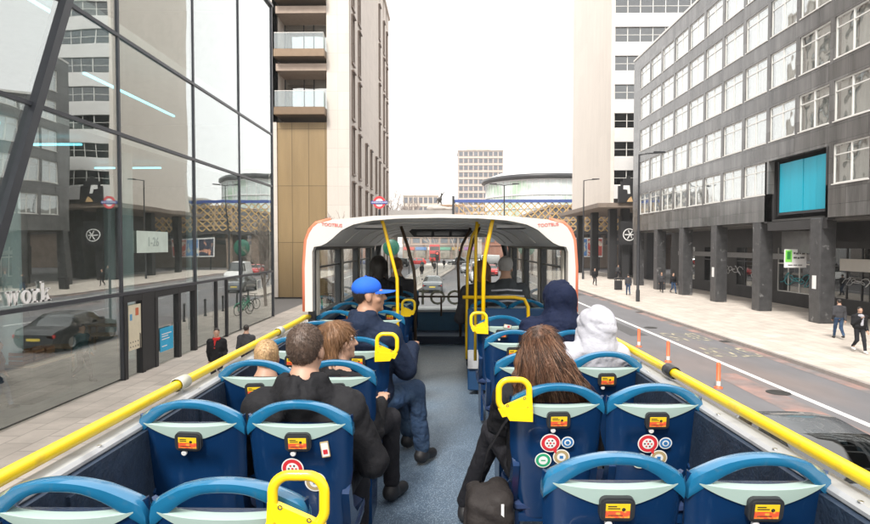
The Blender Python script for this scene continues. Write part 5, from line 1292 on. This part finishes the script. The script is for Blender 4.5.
# man in the black jacket, second row on the left
figure('man with cropped brown hair and black hooded jacket, seen from behind on the left', -.577, 2.56, F, 1.17, 0, (8,2,0), .97, SKIN, BLKJ, DRKT, 'short', H_SHT, dict(er=(.29,.0,.68), wr=(.22,.22,.60), el=(-.29,.0,.68), ar=(.16,.44,.1), kr=(.17,.4,.54)), bulk=1.2, hood='down', wr_seed=23, fold=.9)
# girl in the row ahead, face turned to the aisle
figure('girl with brown hair turning her face to the aisle beside the blonde child', -.575, 3.36, F, 1.075, 25, (58,4,0), .92, SKIN, BLKJ, DRKT, 'bob', H_MID, wr_seed=5)
figure('small blonde child in a rust coloured top in the left window seat beside the girl', -1.0, 3.36, F, .98, 0, (-12,0,0), .86, SKIN, MARJ, DRKT, 'short', H_BLD, wr_seed=6)
# man in the blue cap
r_, Q, M = figure('man in a bright blue cap, navy hooded jacket and jeans facing the aisle', -.50, 4.18, F, 1.27, 30, (55,3,0), 1.04, SKIN_D, NAVJ, JEAN, 'short', H_DRK,
    dict(kl=(-.02,.42,.56), al=(.0,.50,.1), kr=(.23,.25,.56), ar=(.27,.28,.1), er=(.27,.06,.76), wr=(.16,.32,.86), el=(-.26,.02,.72)), bulk=1.16, hood='down', wr_seed=7, h=.0095)
cp_ = SDF(.01); R_ = M.to_3x3().normalized(); cp_.ell(M @ Vector((0,-.02,.058)), (.089,.108,.083), R_); cp_.sub(M @ Vector((0,0,-.052)), (.2,.2,.085), R_, .004); cap = cp_.build('cap', mat('cap_blue', (.005,.10,.55), .75, var=.12, scale=8, bump=.2, bscale=200), r_, .006)
m = MB(); n = 14; vs = []
for k in range(n+1):
    a_ = math.pi*k/n; X_ = .078*math.cos(a_)
    for rr, zz_ in ((.0,.048),(1.0,.036)):
        y_ = .045+(.035+.105*rr)*math.sin(a_)**.7
        for dz in (0, -.005): vs.append(M @ Vector((X_, y_ if rr else .04+.03*math.sin(a_), zz_-.012*abs(math.cos(a_))*(1-rr*.2)+dz-.004)))
fs = []
for k in range(n):
    a_ = k*4; b_ = a_+4; fs += [(a_, a_+2, b_+2, b_), (a_+1, b_+1, b_+3, a_+3), (a_+2, a_+3, b_+3, b_+2)]
m.add(vs, fs); m.build('brim', MATS['cap_blue'], cap, True)
c0 = M @ Vector((0,-.02,.142)); m = MB().lathe([(.009,-.004),(.008,.002),(.001,.004)], c0, 'z', 10); m.build('button', MATS['cap_blue'], cap)
# passengers at the front left
figure('passenger in black with dark hair at the front left of the covered section', -.80, 7.45, F, 1.36, 0, (-10,0,0), 1.1, SKIN, BLKJ, DRKT, 'mid', H_DRK, h=.013, bulk=1.15, wr_seed=9)
figure('passenger in a black coat with brown hair, inner one of the front left pair', -.62, 8.25, F, 1.34, 0, (15,0,0), 1.0, SKIN, GRYJ, DRKT, 'short', H_MID, h=.013, wr_seed=10)
# woman with long hair on the right
r_, Q, M = figure('woman with long brown hair and black coat, one leg out in the aisle', .53, 2.88, F, 1.12, 10, (14,10,-6), .93, SKIN, BLKJ, DRKT, 'mid', H_BRN,
    dict(kl=(-.27,.30,.60), al=(-.45,.46,.08), kr=(-.10,.38,.58), ar=(-.20,.42,.1), el=(-.22,.04,.72), wl=(-.12,.24,.66), wr=(.1,.25,.66)), bulk=1.05, wr_seed=12)
rr = random.Random(8); loc = SDF(.03); loc.wr = (.005, 70, 2)
roots = [(-.07,-.03,.04),(-.04,-.085,.06),(.0,-.1,.07),(.04,-.09,.06),(.07,-.05,.04),(.05,-.06,-.0),(-.05,-.07,0)]
ends = [(-.12,-.13,.93),(-.07,-.16,.88),(-.01,-.17,.86),(.07,-.17,.87),(.16,-.15,.89),(.23,-.12,.92),(.02,-.12,.9)]
for a_, e_ in zip(roots, ends):
    A = M @ Vector(a_); E_ = Vector(e_); B_ = A.lerp(E_, .35)+Vector((0,-.035,.01)); D_ = A.lerp(E_, .7)+Vector((0,-.03,0))
    loc.cap(A, B_, .035, .04, .03); loc.cap(B_, D_, .04, .038, .03); loc.cap(D_, E_, .036, .022, .03)
lock = loc.build('long_hair', H_BRN, r_, .008)
st_ = MB(); st2 = MB(); st3 = MB()
for k in range(950):
    t = rr.random(); i = t*(len(ends)-2); j = int(i); f_ = i-j
    E_ = Vector(ends[j]).lerp(Vector(ends[j+1]), f_)+Vector((rr.uniform(-.02,.02), rr.uniform(-.02,.01), rr.uniform(-.07,.05)))
    ang = rad(lerp(200, 340, t)+rr.uniform(-12,12)); A = M @ Vector((.092*math.cos(ang)*rr.uniform(.5,1), -.02+.105*math.sin(ang)*rr.uniform(.7,1)-.004, .055+rr.uniform(-.03,.06)))
    pts = []
    ph = rr.uniform(0,6); wv = rr.uniform(.003,.010)
    for q in range(9):
        u = q/8; p = A.lerp(E_, u)+Vector((wv*math.sin(ph+u*9), -.058*math.sin(min(1,u*1.15)*math.pi)**.8-.02-.018*u, .02*math.sin(u*math.pi))); pts.append(p)
    (st_ if rr.random() < .45 else (st2 if rr.random() < .6 else st3)).tube(pts, [.0015]*7+[.0013,.0005], 3, flat=(1.3,.7))
st_.build('strands', H_BRN, lock, 'full'); st2.build('strands', hairm('auburn', (.17,.08,.045)), lock, 'full'); st3.build('strands', hairm('light', (.25,.14,.085)), lock, 'full')
bg_ = thing('shoulder_bag', 'black soft bag hanging beside the long haired woman above the aisle floor', 'bag', (.25, 2.74, F+.40))
s = SDF(.05); s.wr = (.006, 40, 4); s.cap((-.06,-.07,.03),(-.06,.1,.03),.045); s.cap((.06,-.07,.05),(.06,.1,.05),.045); s.cap((-.07,-.08,-.08),(-.07,.1,-.08),.05); s.cap((.06,-.08,-.08),(.06,.1,-.08),.05); s.ell((0,-.08,-.02),(.10,.06,.09)); s.ell((0,0,.02),(.09,.1,.075)); s.build('body', cloth('bag', (.03,.026,.025), .6), bg_, .009)
MB().tube([(-.04,.06,.08),(0,.06,.24),(.08,.05,.38),(.14,.05,.45)], .012, 6, flat=(.4,1.6)).build('strap', BLKJ, bg_, 'full')
MB().box(.045,.058,-.135,-.13,-.0,.06).build('zip_pull', M_WHITEP, bg_)
rbg = thing('red_bag', 'red bag on the deck floor under the long haired woman', 'bag', (.36, 2.62, F+.08))
s = SDF(.04); s.wr = (.005, 50, 4); s.ell((0,0,0), (.10,.12,.08)); s.cap((0,0,.03),(-.03,0,.15),.05,.03); s.build('body', cloth('redbag', (.55,.05,.02), .6), rbg, .01)
# hooded pair on the right
figure('passenger with a white hood up, in the right window seat', .99, 3.72, F, 1.10, -5, (-10,16,9), 1.02, SKIN, WHTJ, DRKT, None, None, dict(sl=(-.18,-.05,.93), sr=(.13,-.05,.93), er=(.16,.05,.7), nk=(0,-.06,.99)), bulk=1.12, hood='up', wr_seed=15, fold=1.3, topname='hoodie')
figure('passenger with a navy blue hood up, beside and ahead of the white hood', .93, 4.55, F, 1.2, 0, (-15,4,-4), 1.06, SKIN, NAV2, DRKT, None, None, dict(sl=(-.2,-.05,.98), sr=(.2,-.05,.98), nk=(0,-.06,1.05)), bulk=1.18, hood='up', wr_seed=18, fold=1.5, topname='hoodie')
# front right pair
figure('passenger with brown hair and a long dark coat beside the aisle at the front right', .52, 7.25, F, 1.32, 0, (5,0,0), 1.0, SKIN, GRYJ, DRKT, 'mid', H_MID, dict(el=(-.28,0,.72)), h=.013, wr_seed=19, bulk=1.1)
r_, Q, M = figure('passenger in a grey knitted beanie and striped jacket at the front right', .78, 6.95, F, 1.36, 0, (10,0,0), 1.0, SKIN, mat('cloth_striped', (.03,.035,.04), .8), DRKT, None, None, h=.013, wr_seed=20, bulk=1.15)
s = SDF(.02); s.ell(M @ Vector((0,-.02,.05)), (.09,.108,.1)); s.sub(M @ Vector((0,.06,-.07)), (.2,.12,.1)); s.build('beanie', cloth('grey_knit', (.35,.34,.33)), r_, .012)
m = MB()
for k in range(5):
    z = 1.12-k*.055; m.tube([(.235*math.cos(a_*math.pi/10)*(1-.1*(k == 0)), -.04-.175*math.sin(a_*math.pi/10), z-.01*k-.02*abs(math.cos(a_*math.pi/10))) for a_ in range(11)], .008, 5, flat=(1.4,.6))
m.build('stripe', WHTJ, r_)
# pedestrians
PV = .12
def ped(label, x, y, yaw, top, bottom, hm, h=.022, sc=1.0, J=None, hair='short', head=(0,4,0), **k): return figure(label, x, y, PV, 1.62*sc, yaw, head, sc, SKIN, top, bottom, hair, hm, J, 'walk', h, k.pop('bulk', 1.08), **k)
r_, Q, M = ped('pedestrian in a black puffer coat, white scarf and white shoes walking along the right pavement', 15.8, 22.1, 190, BLKJ, DRKT, H_DRK, .016, bulk=1.3, shoe=M_WHITEP, J=dict(wr=(.05,.22,1.33), er=(.24,.05,1.1)))
s = SDF(.03); s.wr = (.006,60,1); s.ell((0,.06,1.42), (.11,.09,.06)); s.cap((-.02,.14,1.4),(.0,.17,1.08),.06,.05); s.build('scarf', WHTJ, r_, .014)
ped('pedestrian in dark clothes and a backpack walking away beside the right arcade column', 17.2, 25.3, 15, GRYJ, JEAN, H_DRK)
ped('distant pedestrian in black walking on the right pavement left of the litter bin', 15.3, 58.5, 180, BLKJ, DRKT, H_DRK, .03)
ped('pedestrian in a dark jacket and jeans standing right of the litter bin', 15.0, 47, 10, GRYJ, JEAN, H_DRK, .028)
ped('pedestrian in grey by the arcade column, left one of a pair', 18.8, 50, 200, GRYJ, DRKT, H_MID, .03)
ped('pedestrian in black by the arcade column, right one of a pair', 19.4, 49, 170, BLKJ, JEAN, H_DRK, .03)
ped('far pedestrian beside the tower column', 20.8, 69, 180, GRYJ, DRKT, H_DRK, .035)
r_, Q, M = ped('man in a black coat and red scarf walking along the left pavement by the entrance', -6.35, 16.2, 165, BLKJ, DRKT, H_DRK, .014)
s = SDF(.02); s.wr = (.004,70,1)
for k in range(9): a_ = rad(40*k); a2 = rad(40*(k+1)); s.cap((.075*math.cos(a_),.02+.08*math.sin(a_),1.44),(.075*math.cos(a2),.02+.08*math.sin(a2),1.44),.035,.035)
s.cap((.03,.09,1.42),(.04,.14,1.2),.035,.03); s.build('scarf', cloth('red', (.5,.03,.03)), r_, .012)
ped('pedestrian with short dark hair walking away behind the man in the red scarf', -5.75, 16.9, 0, GRYJ, DRKT, H_DRK, .016)
for i, (x, y, yaw, tp) in enumerate([(-2.6,72,180,BLKJ),(-1.2,84,10,GRYJ),(-3.2,90,170,TEALJ),(.2,98,20,BLKJ),(-2.0,110,190,MARJ),(13.6,100,200,BLKJ)]):
    ped(['far pedestrian in black on the kerbed island ahead','far pedestrian in charcoal on the island ahead','far pedestrian in teal on the island ahead','far pedestrian at the island tip by the guard rail','far pedestrian in a rust coat at the far crossing','far pedestrian in black under the bridge'][i], x, y, yaw, tp, DRKT, H_DRK, .04)
# people and counter inside the lobby
ped('person in a teal coat with a tan bag walking inside the glass lobby', -10.7, 17.0, 100, TEALJ, DRKT, H_DRK, .018)
ped('person in a brown top and jeans standing at the lobby counter behind the glass', -10.9, 14.0, 60, cloth('brown', (.2,.09,.04)), JEAN, H_DRK, .018)
t = thing('lobby_counter', 'dark display counter with brown crates inside the glass lobby', 'counter', (-10.9, 15.2, .13))
MB().bbox(-.6,.5,-.7,.9,0,.95,.03).build('body', M_ARC, t); MB().bbox(-.65,.55,-.75,.95,.95,1.0,.01).build('top', mat('table_wood', (.3,.2,.12)), t)
for k in range(3):
    c = thing('crate', ['brown crate at the near end of the lobby counter','brown crate in the middle of the lobby counter','brown crate at the far end of the lobby counter'][k], 'crate', (-10.9, 14.8+k*.42, 1.13), 0, 'crates on the lobby counter')
    m = MB(); [m.box(-.2,.2,-.17,-.15,z,z+.08) for z in (0,.11,.22)]; [m.box(-.2,.2,.15,.17,z,z+.08) for z in (0,.11,.22)]; [m.box(x,x+.02,-.15,.15,z,z+.08) for x in (-.2,.18) for z in (0,.11,.22)]; m.box(-.2,.2,-.15,.15,0,.015)
    m.build('slats', mat('crate_wood', (.35,.17,.08), .8, var=.3), c)

# ------------------------------------------------------------------ air: pale haze between here and the far buildings
hz = MB().box(-250, 250, -90, 420, -1.6, 75)
hm_ = bpy.data.materials.new('haze'); hm_.use_nodes = True; t_ = hm_.node_tree; t_.nodes.clear()
pv_ = t_.nodes.new('ShaderNodeVolumePrincipled'); ou_ = t_.nodes.new('ShaderNodeOutputMaterial'); t_.links.new(pv_.outputs[0], ou_.inputs['Volume'])
pv_.inputs['Color'].default_value = (.95,.95,.95,1); pv_.inputs['Density'].default_value = .0005; pv_.inputs['Anisotropy'].default_value = .2
hz_o = hz.build('haze', hm_); hz_o['kind'] = 'stuff'
